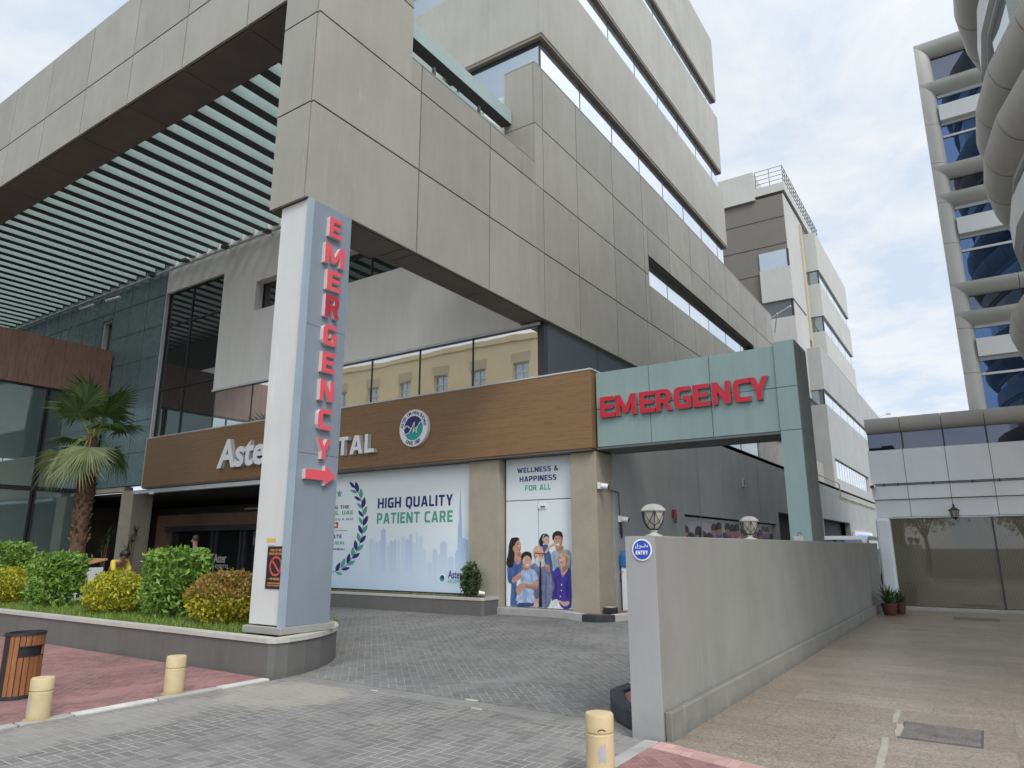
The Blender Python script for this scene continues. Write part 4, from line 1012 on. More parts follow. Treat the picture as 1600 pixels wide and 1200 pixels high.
for k, (x0, x1, yt, c) in enumerate(TW):
    xm = (x0+x1)/2
    shp = [(x0, 1320), (x0, yt+26), (x0+(x1-x0)*.2, yt+10), (x0+(x1-x0)*.35, yt+6), (xm, yt-8), (x0+(x1-x0)*.65, yt+6), (x1-(x1-x0)*.15, yt+10), (x1, yt+26), (x1, 1320)]
    P3 = []
    for q in shp:
        p = c4(*q); p.z = max(p.z, .62); p.x = min(p.x, -10.36); p.y = YM-.0006-.00012*k; P3.append(p)
    plate(f, P3, .0001, (0, -1, 0), c)
P3 = []
for q in [(1318, 1250), (1326, 760), (1338, 690), (1338, 580), (1346, 470), (1350, 368), (1354, 470), (1358, 560), (1362, 700), (1366, 760), (1372, 1250)]:
    p = c4(*q); p.z = max(p.z, .62); p.y = YM-.0041; P3.append(p)
plate(f, P3, .0002, (0, -1, 0), 2)
f.build('skyline_print', ['sky1', 'sky2', 'sky3'], MU)
f = MB(); a = at(700, 906, 'Y', YM); b = at(730, 893, 'Y', YM); put_text(f, 'Aster', 'y', YM-.004, a.x, b.x-.15, a.z+.03, b.z+.02, .002, .02)
a = at(700, 911, 'Y', YM); b = at(731, 905, 'Y', YM)
f.build('lettering', 'navy', MU)['label'] = 'small navy hospital name'
f = MB(); put_text(f, 'HOSPITAL', 'y', YM-.004, a.x, b.x, a.z, b.z-.02, .002, .01); f.build('lettering', 'green_print', MU)['label'] = 'small green hospital name'
f = MB(); p = at(691, 903, 'Y', YM)
disc(f, p, .11, YM-.0045, YM-.0055, 24, 0); disc(f, p+Vector((0, 0, -.01)), .08, YM-.0056, YM-.0062, 24, 1); disc(f, p+Vector((.01, 0, .02)), .05, YM-.0063, YM-.0068, 24, 2); f.build('small_emblem', ['print_white', 'teal_print', 'navy'], MU)

# printed double door with the family picture
DM = thing('printed_door', 'double door covered by a family photo print reading WELLNESS & HAPPINESS FOR ALL', 'door', (-8.5, 13.9, .33))
def c6(x, y): return at(770+x/8.889, 820+y/8.889, 'Y', YM-.001)
def c5(x, y): return at(770+x/8.889, 700+y/8.889, 'Y', YM-.001)
f = MB()
for c in ((-9.40, -8.52, .34, 2.72), (-8.50, -7.58, .34, 2.72), (-9.40, -7.58, 2.74, 3.712)): f.box(c[0], c[1], YM, YM+.05, c[2], c[3])
f.build('printed_panel', 'mural_bg2', DM)
f = MB(); f.box(-9.45, -7.55, YM+.06, YM+.1, .3, 3.71); f.build('door_backing', 'darkgray', DM)
f = MB(); f.box(-9.46, -7.52, 13.55, 14.0, .17, .33); f.build('door_step', 'concrete', DM, bevel=.01)
f = MB(); line(f, 'WELLNESS &', 340, 908, (290, 232), (352, 310), c5); f.build('lettering', 'navy', DM)['label'] = 'navy WELLNESS & lettering'
f = MB(); line(f, 'HAPPINESS', 373, 882, (400, 365), (475, 440), c5); f.build('lettering', 'navy', DM)['label'] = 'navy HAPPINESS lettering'
f = MB(); line(f, 'FOR ALL', 450, 806, (520, 498), (595, 575), c5, .03); f.build('lettering', 'green_print', DM)['label'] = 'green FOR ALL lettering'
p = c5(635, 775); q = c5(745, 838)
f = MB(); f.box(p.x, q.x, YM-.03, YM-.002, q.z, p.z, 0); f.box(p.x+.07, q.x-.02, YM-.034, YM-.0305, q.z+.02, (p.z+q.z)/2, 1); f.build('door_closer', ['white', 'darkgray'], DM)
PC = dict(hairb=(.016, .012, .012), skin=(.50, .27, .19), skin2=(.58, .36, .27), dress=(.07, .14, .33), shirtl=(.36, .45, .62), jeans=(.035, .06, .16), beard=(.55, .55, .55), sweater=(.16, .175, .30), shirtg=(.33, .40, .48), purple=(.055, .035, .27), white=(.72, .72, .74), grayh=(.36, .35, .36), glasses=(.12, .02, .015), gap=(.008, .008, .008), lip=(.42, .1, .09), dress2=(.05, .09, .22), pants=(.45, .36, .33), band=(.6, .65, .7))
for k, c in PC.items(): M['p_'+k] = surf('print_'+k, c, .45, .30 if 'skin' not in k else .2, 9 if 'skin' not in k else 13, fine=.06)
for k, c in dict(skin_d=(.36, .18, .12), dress_d=(.045, .10, .26), shirtl_d=(.27, .36, .53), sweater_d=(.115, .125, .23), shirtg_d=(.25, .31, .39), purple_d=(.035, .02, .18), hair_l=(.05, .04, .045), skin_l=(.66, .42, .32)).items(): M['p_'+k] = flat('print_'+k, c, .45)
FIG = [
 ('woman in blue dress', [('hairb', [(255, 190), (300, 176), (350, 178), (370, 212), (330, 250), (305, 300), (300, 420), (292, 520), (268, 600), (218, 592), (190, 545), (196, 480), (215, 380), (226, 270)]),
   ('dress', [(200, 585), (240, 560), (300, 470), (345, 552), (402, 480), (428, 540), (432, 640), (385, 720), (335, 790), (332, 1000), (335, 1128), (246, 1128), (256, 830), (214, 790), (204, 700)]),
   ('skin', [(302, 385), (388, 380), (396, 440), (402, 482), (345, 552), (298, 472)]),
   ('skin', [(330, 235), (362, 214), (380, 245), (392, 300), (386, 355), (362, 392), (325, 405), (278, 345), (276, 310), (300, 290)]),
   ('hairb', [(215, 380), (228, 270), (262, 240), (280, 300), (276, 345), (302, 390), (296, 500), (270, 590), (205, 570)]),
   ('skin', [(268, 752), (350, 682), (412, 648), (408, 720), (340, 778), (280, 802)]), ('lip', [(358, 345), (385, 330), (384, 350), (366, 362)]), ('hairb', [(340, 268), (362, 262), (362, 270), (342, 276)]), ('dress_d', [(205, 700), (235, 640), (262, 700), (268, 790), (250, 815), (216, 788)]), ('dress_d', [(300, 600), (345, 560), (330, 640), (318, 720)]), ('dress_d', [(290, 860), (330, 840), (332, 1000), (315, 1120), (300, 1000)]), ('skin_d', [(330, 392), (362, 396), (384, 372), (388, 420), (350, 440)]), ('skin_l', [(352, 280), (372, 272), (378, 300), (362, 318)]), ('hair_l', [(250, 240), (262, 236), (240, 330), (225, 460), (215, 440), (232, 320)])]),
 ('girl in blue dress', [('dress2', [(690, 300), (740, 268), (772, 290), (760, 340), (802, 392), (832, 560), (848, 700), (842, 1040), (815, 1000), (790, 650), (730, 540), (712, 400)]),
   ('hairb', [(645, 215), (690, 130), (752, 128), (785, 165), (778, 190), (722, 196), (702, 262), (690, 302), (655, 288)]), ('skin2', [(702, 205), (742, 160), (780, 180), (786, 250), (762, 280), (715, 258)]),
   ('band', [(690, 215), (702, 150), (718, 132), (722, 140), (706, 165), (700, 215)]), ('skin2', [(722, 378), (790, 290), (850, 258), (855, 285), (805, 312), (768, 372), (735, 396)]), ('lip', [(758, 240), (778, 235), (776, 248)]), ('hairb', [(738, 208), (756, 204), (756, 212)]), ('dress', [(730, 420), (760, 430), (800, 600), (820, 800), (800, 760), (770, 600)])]),
 ('man in gray shirt', [('shirtg', [(810, 412), (880, 350), (930, 402), (985, 332), (1012, 350), (1078, 382), (1078, 620), (852, 645), (836, 560)]), ('skin', [(880, 290), (970, 300), (986, 335), (930, 400), (884, 352)]),
   ('skin', [(846, 200), (870, 150), (950, 155), (970, 220), (957, 288), (912, 326), (872, 297)]), ('hairb', [(830, 185), (838, 125), (870, 95), (912, 85), (958, 105), (976, 160), (968, 222), (952, 165), (900, 150), (868, 160), (848, 215)]),
   ('white', [(885, 268), (930, 262), (922, 285), (898, 288)]), ('hairb', [(875, 190), (898, 186), (898, 194), (876, 198)]), ('hairb', [(925, 184), (948, 182), (948, 190), (926, 192)]), ('shirtg_d', [(1010, 420), (1075, 390), (1078, 610), (1040, 520)]), ('shirtg_d', [(850, 460), (870, 520), (880, 620), (855, 600)]), ('skin_d', [(895, 325), (930, 322), (975, 290), (980, 325), (930, 365)]), ('skin_d', [(955, 200), (968, 220), (955, 285), (925, 318), (948, 260)])]),
 ('older man with white beard', [('sweater', [(520, 585), (590, 530), (660, 590), (730, 580), (802, 640), (832, 780), (832, 960), (775, 1138), (688, 1138), (560, 1020), (602, 800), (562, 640)]), ('pants', [(560, 1020), (650, 1020), (650, 1138), (548, 1135)]),
   ('skin2', [(570, 350), (595, 308), (645, 290), (692, 322), (713, 402), (702, 490), (640, 520), (590, 480), (574, 430)]), ('beard', [(590, 455), (640, 465), (672, 490), (705, 470), (724, 520), (718, 575), (662, 590), (618, 560), (592, 502)]),
   ('glasses', [(584, 388), (712, 396), (712, 408), (584, 400)]), ('glasses', [(648, 405), (700, 408), (696, 438), (660, 436)]), ('skin2', [(656, 408), (692, 411), (690, 431), (664, 430)]),
   ('skin', [(722, 548), (755, 545), (792, 572), (802, 640), (772, 655), (735, 600)]), ('sweater_d', [(600, 700), (640, 640), (650, 800), (640, 1000), (590, 1000)]), ('sweater_d', [(740, 700), (760, 760), (752, 900), (740, 1100), (725, 1000)]), ('skin_l', [(610, 325), (648, 308), (672, 330), (650, 360), (615, 362)]), ('skin_d', [(578, 410), (600, 440), (600, 480), (584, 455)]), ('skin_d', [(740, 590), (775, 600), (795, 640), (772, 650)])]),
 ('boy in pale blue shirt', [('jeans', [(400, 1075), (562, 1070), (552, 1132), (340, 1132)]), ('shirtl', [(402, 645), (440, 628), (520, 610), (592, 640), (642, 755), (562, 810), (575, 960), (570, 1080), (470, 1075), (380, 1082), (320, 1035), (380, 950), (392, 800)]),
   ('skin2', [(428, 560), (502, 580), (495, 640), (445, 650), (425, 610)]), ('skin2', [(420, 470), (450, 425), (512, 425), (540, 470), (541, 540), (512, 592), (465, 592), (422, 535)]),
   ('hairb', [(400, 440), (420, 392), (478, 370), (540, 398), (546, 490), (530, 462), (490, 425), (440, 445), (415, 495)]), ('white', [(472, 552), (516, 540), (508, 566), (486, 572)]), ('hairb', [(450, 490), (472, 486), (472, 494)]), ('hairb', [(505, 484), (525, 482), (525, 490)]),
   ('skin', [(582, 790), (640, 775), (635, 870), (570, 892), (470, 872), (395, 925), (338, 872), (368, 830), (432, 808), (545, 832)]), ('skin', [(330, 880), (388, 902), (395, 950), (368, 970), (336, 940)]), ('shirtl_d', [(520, 660), (560, 700), (560, 800), (535, 760)]), ('shirtl_d', [(420, 900), (470, 890), (480, 1060), (440, 1070)]), ('skin_d', [(430, 585), (470, 600), (505, 592), (490, 625), (450, 630)]), ('skin_d', [(470, 845), (560, 850), (630, 860), (575, 890), (470, 872)])]),
 ('older woman in purple shirt', [('white', [(832, 1085), (860, 1040), (940, 1040), (968, 1108), (1094, 1150), (1094, 1172), (832, 1165)]), ('purple', [(850, 655), (930, 590), (975, 722), (1060, 590), (1088, 640), (1092, 1150), (960, 1145), (905, 1030), (842, 1030), (862, 850)]),
   ('skin2', [(962, 575), (1042, 560), (1050, 622), (978, 720), (964, 652)]), ('grayh', [(930, 412), (962, 365), (1030, 345), (1075, 370), (1084, 480), (1074, 600), (1036, 572), (1050, 500), (1020, 420), (960, 402)]),
   ('skin2', [(926, 470), (944, 410), (1000, 395), (1046, 430), (1051, 520), (1012, 582), (952, 576), (926, 522)]), ('lip', [(935, 520), (968, 515), (960, 530)]), ('skin2', [(900, 1040), (1000, 1068), (1060, 1058), (1072, 1098), (1002, 1132), (940, 1082)]),
   ('glasses', [(930, 455), (970, 462), (970, 468), (930, 461)]), ('white', [(958, 822), (968, 822), (968, 840), (958, 840)]), ('white', [(956, 905), (966, 905), (966, 920), (956, 920)]), ('white', [(940, 985), (952, 985), (952, 1000), (940, 1000)]), ('purple_d', [(870, 720), (895, 800), (900, 960), (880, 1000), (866, 850)]), ('purple_d', [(1030, 760), (1060, 860), (1050, 1010), (1020, 940)]), ('skin_d', [(975, 590), (1040, 570), (1040, 610), (985, 660)]), ('skin_d', [(1020, 440), (1046, 450), (1048, 520), (1015, 572), (1025, 500)])]),
]
lay = 0
for nm, shapes in FIG:
    f = MB(); ms = []
    for c, pts in shapes:
        lay += 1
        if 'p_'+c not in ms: ms.append('p_'+c)
        P3 = []
        for q in smooth_poly(pts, 3):
            p = c6(*q); p.z = max(p.z, .345); p.x = min(p.x, -7.585); p.y = YM-.001-.0004*lay; P3.append(p)
        plate(f, P3, .0003, (0, -1, 0), ms.index('p_'+c))
    o = f.build('printed_figure', ms, DM); o['label'] = 'printed '+nm
f = MB(); plate(f, [(p.x, YM-.03, max(p.z, .345)) for p in (c6(664, 500), c6(676, 500), c6(692, 1140), c6(648, 1140))], .001, (0, -1, 0)); f.build('door_gap', 'p_gap', DM)

# long picture strip in the side wall opening
PS = thing('picture_window', 'long window in the gray side wall covered with a strip of faded people photos', 'window', (-7, 24, 1.2))
M['strip_bg'] = surf('strip_print', (.50, .47, .50), .4, .12, .7)
cols = [('strip_a', (.05, .035, .04)), ('strip_b', (.30, .12, .16)), ('strip_c', (.16, .08, .32)), ('strip_d', (.60, .58, .60)), ('strip_e', (.20, .20, .45)), ('strip_f', (.42, .24, .17))]
for k, c in cols: M[k] = flat('print_'+k, c, .5)
f = MB(); f.box(-7.05, -7.0, 18.9, 29.25, 1.2, 2.42); f.build('printed_panel', 'strip_bg', PS)
f = MB(); f.box(-7.0, -6.97, 18.9, 29.25, 2.42, 2.50); 
for y in (20.7, 22.6, 24.6, 26.6): f.box(-7.0, -6.985, y-.02, y+.02, 1.2, 2.42)
f.build('frame', 'lightgray', PS)
rr = random.Random(3); f = MB()
for k in range(20):
    y = 19.3+k*.495+rr.uniform(-.1, .1); zt = rr.uniform(1.95, 2.36); r_ = rr.uniform(.17, .24); wd = rr.uniform(.5, .75)
    body = rr.choice([0, 0, 1, 2, 3, 4]) if y < 26 else rr.choice([2, 2, 4, 1])
    if y < 20.7: body = rr.choice([0, 0, 3])
    plate(f, [(-6.999+.0004*k/20, a, b) for a, b in smooth_poly([(y-wd, 1.21), (y-wd*.9, zt-.32), (y-.1, zt-.22), (y+.1, zt-.22), (y+wd*.9, zt-.32), (y+wd, 1.21)], 3)], .0004, (1, 0, 0), body)
    plate(f, [(-6.9975, y+r_*1.5*math.cos(t), zt-.12+r_*math.sin(t)) for t in np.linspace(0, 2*math.pi, 13)[:-1]], .0004, (1, 0, 0), 5)
    plate(f, [(-6.9965, y+.02+r_*1.6*math.cos(t), zt-.07+r_*.85*math.sin(t)) for t in np.linspace(-.2, math.pi+.4, 10)], .0004, (1, 0, 0), 0)
f.build('printed_figures', [k for k, _ in cols], PS)

# ------------------------------------------------------------------ planters
def planter(name, outline, z0, z1, label, capw=.16, joints=True):
    t = thing(name, label, 'planter', (outline[0][0], outline[0][1], 0)); n = len(outline)
    inn = []
    for i in range(n):
        a, b, c = (Vector(outline[(i+k-1) % n]) for k in range(3))
        d1 = (b-a).normalized(); d2 = (c-b).normalized(); nn = (Vector((-d1.y, d1.x))+Vector((-d2.y, d2.x)))
        nn = nn/max(nn.length_squared/2, .3); inn.append((b.x+nn.x*capw, b.y+nn.y*capw))
    f = MB(); gap = .004
    for i in range(n):
        a, b = Vector(outline[i]), Vector(outline[(i+1) % n]); ia, ib = Vector(inn[i]), Vector(inn[(i+1) % n]); d = (b-a); L_ = d.length
        k = max(1, round(L_/1.2)) if L_ > 1.5 else 1
        for j in range(k):
            u0, u1 = j/k, (j+1)/k; e = (gap/2/L_ if L_ > 1.5 else 0)
            q = [a.lerp(b, u0+e), a.lerp(b, u1-e), ia.lerp(ib, u1-e), ia.lerp(ib, u0+e)]
            f.prism([(p.x, p.y) for p in q], z0, z1-.06)
    f.build('planter_wall', 'stone', t)
    f = MB()
    ov = [(p[0]+(p[0]-q[0])*.16, p[1]+(p[1]-q[1])*.16) for p, q in zip(outline, inn)]
    for i in range(n):
        j = (i+1) % n
        f.prism([ov[i], ov[j], inn[j], inn[i]], z1-.058, z1)
    f.build('cap_stone', 'cap', t)
    f = MB(); f.prism(inn, z0+.05, z1-.05); f.build('soil', 'soil', t)
    return t, inn
tip = [(-7.86, 6.24), (-7.83, 6.42), (-7.87, 6.75), (-7.97, 7.1), (-8.15, 7.45), (-8.42, 7.8), (-8.8, 8.12), (-9.2, 8.36), (-9.7, 8.5)]
out1 = [(-60, 6.2), (-7.95, 6.2)]+tip+[(-60, 8.5)]
PL, inn1 = planter('raised_planter', out1, -.03, .50, 'long gray stone planter with rounded end below the sign pillar')
out2 = [(-15.44, 13.02), (-9.50, 13.02), (-9.46, 13.06), (-9.46, 13.60), (-15.44, 13.60)]
PL2, inn2 = planter('raised_planter', out2, .1, .56, 'low gray stone planter along the wide printed mural', .1)

def blades(name, poly_fn, n, z, hmin, hmax, mat, parent=None, seed=1):
    r = np.random.default_rng(seed); V = []; Fc = []
    for i in range(n):
        x, y = poly_fn(r); h = r.uniform(hmin, hmax); a = r.uniform(0, 2*math.pi); w_ = r.uniform(.003, .006); le = r.uniform(.0, .7)*h; b = r.uniform(0, 2*math.pi)
        dx_, dy_ = math.cos(a)*w_, math.sin(a)*w_; lx_, ly_ = math.cos(b)*le, math.sin(b)*le; o = len(V)
        V += [(x-dx_, y-dy_, z), (x+dx_, y+dy_, z), (x+dx_*.7+lx_*.35, y+dy_*.7+ly_*.35, z+h*.6), (x-dx_*.7+lx_*.35, y-dy_*.7+ly_*.35, z+h*.6), (x+lx_, y+ly_, z+h)]
        Fc += [(o, o+1, o+2, o+3), (o+3, o+2, o+4)]
    f = MB(); f.v = V; f.f = Fc; f.m = [0]*len(Fc); o = f.build(name, mat, parent); return struct(o, 'stuff')
def gp(r):
    while True:
        x = -8.9-abs(r.exponential(6.0)); y = r.uniform(6.38, 8.3)
        if x > -24: return x, y
blades('grass', gp, 34000, .44, .04, .15, 'grass', None, 3)
blades('grass', lambda r: (r.uniform(-15.4, -9.65), r.uniform(13.13, 13.5)), 5200, .505, .03, .11, 'dry_grass', None, 4)

def leaf_cloud(name, pts, nrm, size, ratio, mat, parent, r, fold=.25):
    n = len(pts); d = r.normal(size=(n, 3)); d += nrm*.6; d /= np.linalg.norm(d, axis=1)[:, None]
    s = np.cross(d, r.normal(size=(n, 3))); s /= np.linalg.norm(s, axis=1)[:, None]; up = np.cross(d, s)
    L_ = size*r.uniform(.5, 1.45, n)[:, None]; W_ = L_*ratio
    A = pts-d*L_*.5; T = pts+d*L_*.5; B1 = pts+s*W_*.5-up*L_*fold*.4; B2 = pts-s*W_*.5-up*L_*fold*.4
    V = np.stack([A, B1, T, B2], 1).reshape(-1, 3)
    f = MB(); f.v = V.tolist(); f.f = [(4*i, 4*i+1, 4*i+2, 4*i+3) for i in range(n)]
    # split along the midrib so that each leaf is folded
    f.f = [t for i in range(n) for t in ((4*i, 4*i+1, 4*i+2), (4*i, 4*i+2, 4*i+3))]; f.m = [0]*len(f.f)
    return f.build(name, mat, parent)
def bush(c, rad, kind, mat, label, n, size, ratio, seed, group, flat_top=False):
    r = np.random.default_rng(seed); t = thing('clipped_shrub', label, 'shrub', c, group)
    d = r.normal(size=(n*2, 3)); d /= np.linalg.norm(d, axis=1)[:, None]
    if kind == 'box':
        p4 = (np.abs(d)**9).sum(1)**(1/9); d = d/p4[:, None]
    dep = np.where(r.random(n*2) < .72, r.uniform(.86, 1.03, n*2), r.uniform(.35, .9, n*2))
    lump = 1+(.03 if kind == 'box' else .06)*np.sin(d[:, 0]*5+seed)*np.cos(d[:, 2]*6+seed*2)+.05*np.sin(d[:, 1]*9+d[:, 2]*7)+.035*r.normal(size=n*2)
    P = d*dep[:, None]*lump[:, None]*np.array(rad)+np.array(c)+np.array((0, 0, rad[2]))
    nr = d/np.linalg.norm(d, axis=1)[:, None]
    # thinner skirt near the ground
    keep = r.random(n*2) < np.clip((P[:, 2]-c[2])/(.55 if kind == 'box' else .22), .28, 1)
    P, nr = P[keep][:n], nr[keep][:n]
    leaf_cloud('foliage', P, nr, size, ratio, mat, t, r)
    f = MB()
    for k in range(6):
        a = r.uniform(0, 6.28); q = np.array(c)+np.array((math.cos(a)*rad[0]*.55, math.sin(a)*rad[1]*.5, rad[2]*1.2)); b = np.array(c)+np.array((math.cos(a)*.06, math.sin(a)*.06, -.02))
        f.tube([b, (b+q)/2+r.normal(size=3)*.03, q], [.022, .016, .008], 6)
    f.build('stem', 'stem', t)
    return t
gr = 'clipped shrubs in the long planter'
bush((-16.2, 7.2, .44), (.50, .40, .54), 'box', 'leaf_green', 'green box-clipped shrub left of the litter bin, second from the left', 4200, .115, .42, 11, gr)
bush((-13.55, 7.1, .44), (.68, .50, .40), 'ball', 'leaf_yellow', 'round yellow-green shrub between the two green box-clipped shrubs', 7500, .055, .6, 12, gr)
bush((-11.85, 7.2, .44), (.48, .40, .58), 'box', 'leaf_green', 'green box-clipped shrub next to the rusty-topped ball shrub', 4200, .115, .42, 13, gr)
bush((-10.2, 7.1, .44), (.74, .54, .43), 'ball', 'leaf_rust', 'rusty brown-topped ball shrub beside the white sign pillar', 8200, .055, .6, 14, gr)
bush((-18.25, 7.1, .44), (.68, .52, .40), 'ball', 'leaf_yellow', 'round yellow-green shrub at the left edge of the photo', 6000, .055, .6, 15, gr)
bush((-20.2, 7.7, .44), (.66, .48, .66), 'box', 'leaf_green', 'tallest green shrub, cut off by the left edge of the photo', 4000, .115, .42, 16, gr)
bush((-22.0, 7.3, .44), (.95, .62, .42), 'ball', 'leaf_yellow', 'round yellow-green shrub farthest down the planter', 5000, .055, .6, 17, gr)
c = at(735, 928, 'Y', 13.3); r = np.random.default_rng(21)
t = thing('potted_shrub', 'dark leafy bush at the corner of the mural planter', 'shrub', (c.x, 13.3, .5))
P = r.normal(size=(1100, 3))*np.array((.13, .11, .21)); P = P[np.linalg.norm(P/np.array((.28, .25, .42)), axis=1) < 1]+np.array((c.x, 13.3, .92))
leaf_cloud('foliage', P, (P-np.array((c.x, 13.3, 1)))*2, .10, .5, 'leaf_dark', t, r)
f = MB()
for k in range(5): f.tube([(c.x, 13.3, .48), (c.x+r.normal()*.1, 13.3+r.normal()*.08, 1.1)], [.018, .008], 6)
f.build('stem', 'stem', t)
p = at(752, 926, 'Y', 13.25)
t = thing('garden_spotlight', 'small white spotlight on the corner of the mural planter', 'spotlight', (p.x, 13.25, .56))
f = MB(); f.tube([(p.x, 13.25, .56), (p.x, 13.25, .62)], .015, 6); f.build('stake', 'darkgray', t)
f = MB(); f.tube([(p.x-.05, 13.22, .66), (p.x+.06, 13.3, .64)], [.05, .035], 10); f.build('lamp_head', 'white', t)

# palm
PX, PY = -22.55, 10.5
T = thing('palm_tree', 'fan palm with shaggy brown trunk standing before the entrance block', 'palm tree', (PX, PY, .1))
f = MB(); prof = [(.27, 0), (.23, .5), (.22, 1.2), (.21, 2.0), (.23, 2.8), (.24, 3.6), (.22, 4.5), (.12, 5.0)]
lean = lambda z: PX-.10*z/4.7
vs = []
f.tube([(lean(z), PY, .1+z) for _, z in prof], [q for q, _ in prof], 18); f.build('trunk', 'trunk', T, smooth=True)
f = MB(); r = np.random.default_rng(5)
for k in range(150):
    z = 1.75+2.75*(k/150); a = k*2.399; rad = .205+.03*r.random(); cx = lean(z); d = Vector((math.cos(a), math.sin(a), 0)); s = Vector((-d.y, d.x, 0)); b = Vector((cx, PY, z))+d*rad; h = r.uniform(.1, .19)
    tip_ = b+d*r.uniform(.04, .11)+Vector((0, 0, h)); wd = r.uniform(.035, .065)
    f.add([b-s*wd, b+s*wd, tip_+s*wd*.35, tip_-s*wd*.35, b+d*-.03+Vector((0, 0, h*.8))], [(0, 1, 2, 3), (3, 2, 4), (1, 4, 2), (0, 3, 4)])
f.build('leaf_bases', 'boot', T)
FR = [  # (direction x, y, z; petiole length; fan radius; pale?)
 ((.05, -.30, 1), 1.15, 1.3, 0), ((-.30, .25, .95), 1.1, 1.2, 0), ((.35, .30, .95), 1.1, 1.2, 0), ((.1, -.6, .9), .95, 1.15, 0), ((-.75, -.2, .8), 1.2, 1.15, 0), ((.85, -.15, .6), 1.15, 1.05, 0), ((-.3, .8, .6), .8, 1.0, 0), ((.5, .75, .5), .8, .95, 0),
 ((-1, -.15, .12), .95, .85, 0), ((1, -.1, .28), 1.05, .85, 0), ((.95, -.5, -.18), .85, .95, 1), ((-.85, -.45, -.22), .9, 1.2, 1), ((-.55, -.75, -.5), .7, 1.05, 1), ((.05, -.9, -.35), .65, 1.05, 1), ((.62, -.65, -.55), .75, 1.05, 1), ((-1, .3, -.1), .9, .9, 0), ((0, .95, -.2), .7, .95, 0)]
O = Vector((lean(4.5), PY, 4.95))
for d, pl, fr_, pale in FR:
    d = Vector(d).normalized(); f = MB(); r = random.Random(int(abs(d.x*1000)+abs(d.z*777)))
    hub = O+d*pl+Vector((0, 0, -.05 if d.z > 0 else -.22)); mid = O+d*pl*.5+Vector((0, 0, .08))
    f.tube([O-d*.1, mid, hub], [.03, .022, .014], 6, 1)
    ax = (hub-mid).normalized()
    if d.z < 0: ax = (ax+Vector((0, 0, -.55))).normalized()
    side = ax.cross(Vector((0, 0, 1))).normalized(); nn = side.cross(ax)
    sp_ = 92 if pale else 118
    for k in range(32):
        a = math.radians(-sp_+2*sp_*k/31); q = (ax*math.cos(a)+side*math.sin(a)).normalized(); ln = fr_*(.62+.38*math.cos(a/2.2))*r.uniform(.9, 1.06)
        s = q.cross(nn).normalized(); m1 = hub+q*ln*.55+nn*(.06*math.cos(a)); tp = hub+q*ln+Vector((0, 0, -.16*ln*r.uniform(.5, 1.6)))
        wd = .55*ln*math.radians(2*sp_/31)*.5
        f.add([hub, m1+s*wd, tp, m1-s*wd, m1+nn*.018], [(0, 1, 4), (0, 4, 3), (1, 2, 4), (4, 2, 3)])
    f.build('frond', ['frond_pale' if pale else 'frond', 'petiole'], T)
# thin-leaved plants in the entrance
for q, lab in (((165, 850), 'slender spiky plant behind the palm trunk'), ((205, 855), 'slender spiky plant beside the beige entrance pillar')):
    p = at(*q, 'Y', 12.6); t = thing('spiky_plant', lab, 'plant', (p.x, 12.6, .17)); r = random.Random(int(q[0]))
    f = MB()
    st = [(p.x+dx_, 12.6, z) for dx_, z in ((0, 1.85), (.18, 2.15), (-.2, 1.6))]
    for s in st: f.tube([(p.x, 12.6, .17), s], [.03, .018], 6)
    f.build('stem', 'stem', t); f = MB()
    for s in st:
        for k in range(40):
            d = Vector((r.gauss(0, 1), r.gauss(0, 1), r.gauss(.5, .8))).normalized(); b = Vector(s); e = b+d*r.uniform(.3, .5)+Vector((0, 0, -.05)); n_ = d.cross(Vector((0, 0, 1))).normalized()*.016
            f.add([b-n_, b+n_, e], [(0, 1, 2)])
    f.build('foliage', 'leaf_dark', t)

# ------------------------------------------------------------------ boundary wall, lamps, entry sign
BW = thing('boundary_wall', 'long gray rendered boundary wall between driveway and plaza', 'wall', (-2.68, 14, 0))
f = MB(); f.box(-2.84, -2.545, 6.20, 22.2, -.03, 1.755); f.build('wall_body', 'wall', BW, bevel=.008)
f = MB(); f.box(-2.838, -2.547, 6.182, 6.198, -.03, 1.752); f.build('end_render', 'wall_end', BW)
f = MB(); f.box(-2.543, -2.475, 6.22, 22.2, -.03, .245); f.build('plinth', 'wall_plinth', BW, bevel=.012)
def wall_lamp(y, lab):
    c = Vector((-2.69, y, 1.757)); t = thing('lantern', lab, 'lantern', c, 'lanterns on the boundary wall')
    f = MB(); f.lathe(c, [(.085, 0), (.085, .012), (.045, .02), (.03, .035), (.04, .05), (.028, .062)], 18); f.build('lamp_base', 'cap', t, smooth=True)
    f = MB(); f.lathe(c, [(.042, .066), (.075, .10), (.10, .16), (.115, .235)], 6); f.build('lamp_glass', 'lamp_glass', t)
    f = MB(); R_ = [(.046, .066), (.079, .10), (.104, .16), (.119, .24)]
    for k in range(6):
        a0 = 2*math.pi*k/6; a1 = 2*math.pi*(k+1)/6; pt = lambda a, i: c+Vector((R_[i][0]*math.cos(a), R_[i][0]*math.sin(a), R_[i][1]))
        f.tube([pt(a0, i) for i in range(4)], .0055, 5)
        mid = lambda i: (pt(a0, i)+pt(a1, i))/2*1.0+((pt(a0, i)+pt(a1, i))/2-c-Vector((0, 0, R_[i][1])))*.06
        m_ = mid(2)+Vector((0, 0, -.02))
        for q in (pt(a0, 3), pt(a1, 3), pt(a0, 1), pt(a1, 1)): f.tube([q, m_], .0035, 4)
        f.tube([pt(a0, 3), pt(a1, 3)], .006, 5); f.tube([pt(a0, 0), pt(a1, 0)], .006, 5)
    f.build('lamp_cage', 'black', t)
    f = MB(); f.lathe(c, [(.132, .236), (.136, .246), (.118, .268), (.085, .296), (.04, .31), (.005, .312)], 6); f.build('lamp_cap', 'plinth', t)
wall_lamp(6.53, 'white-capped lantern on the near end of the boundary wall')
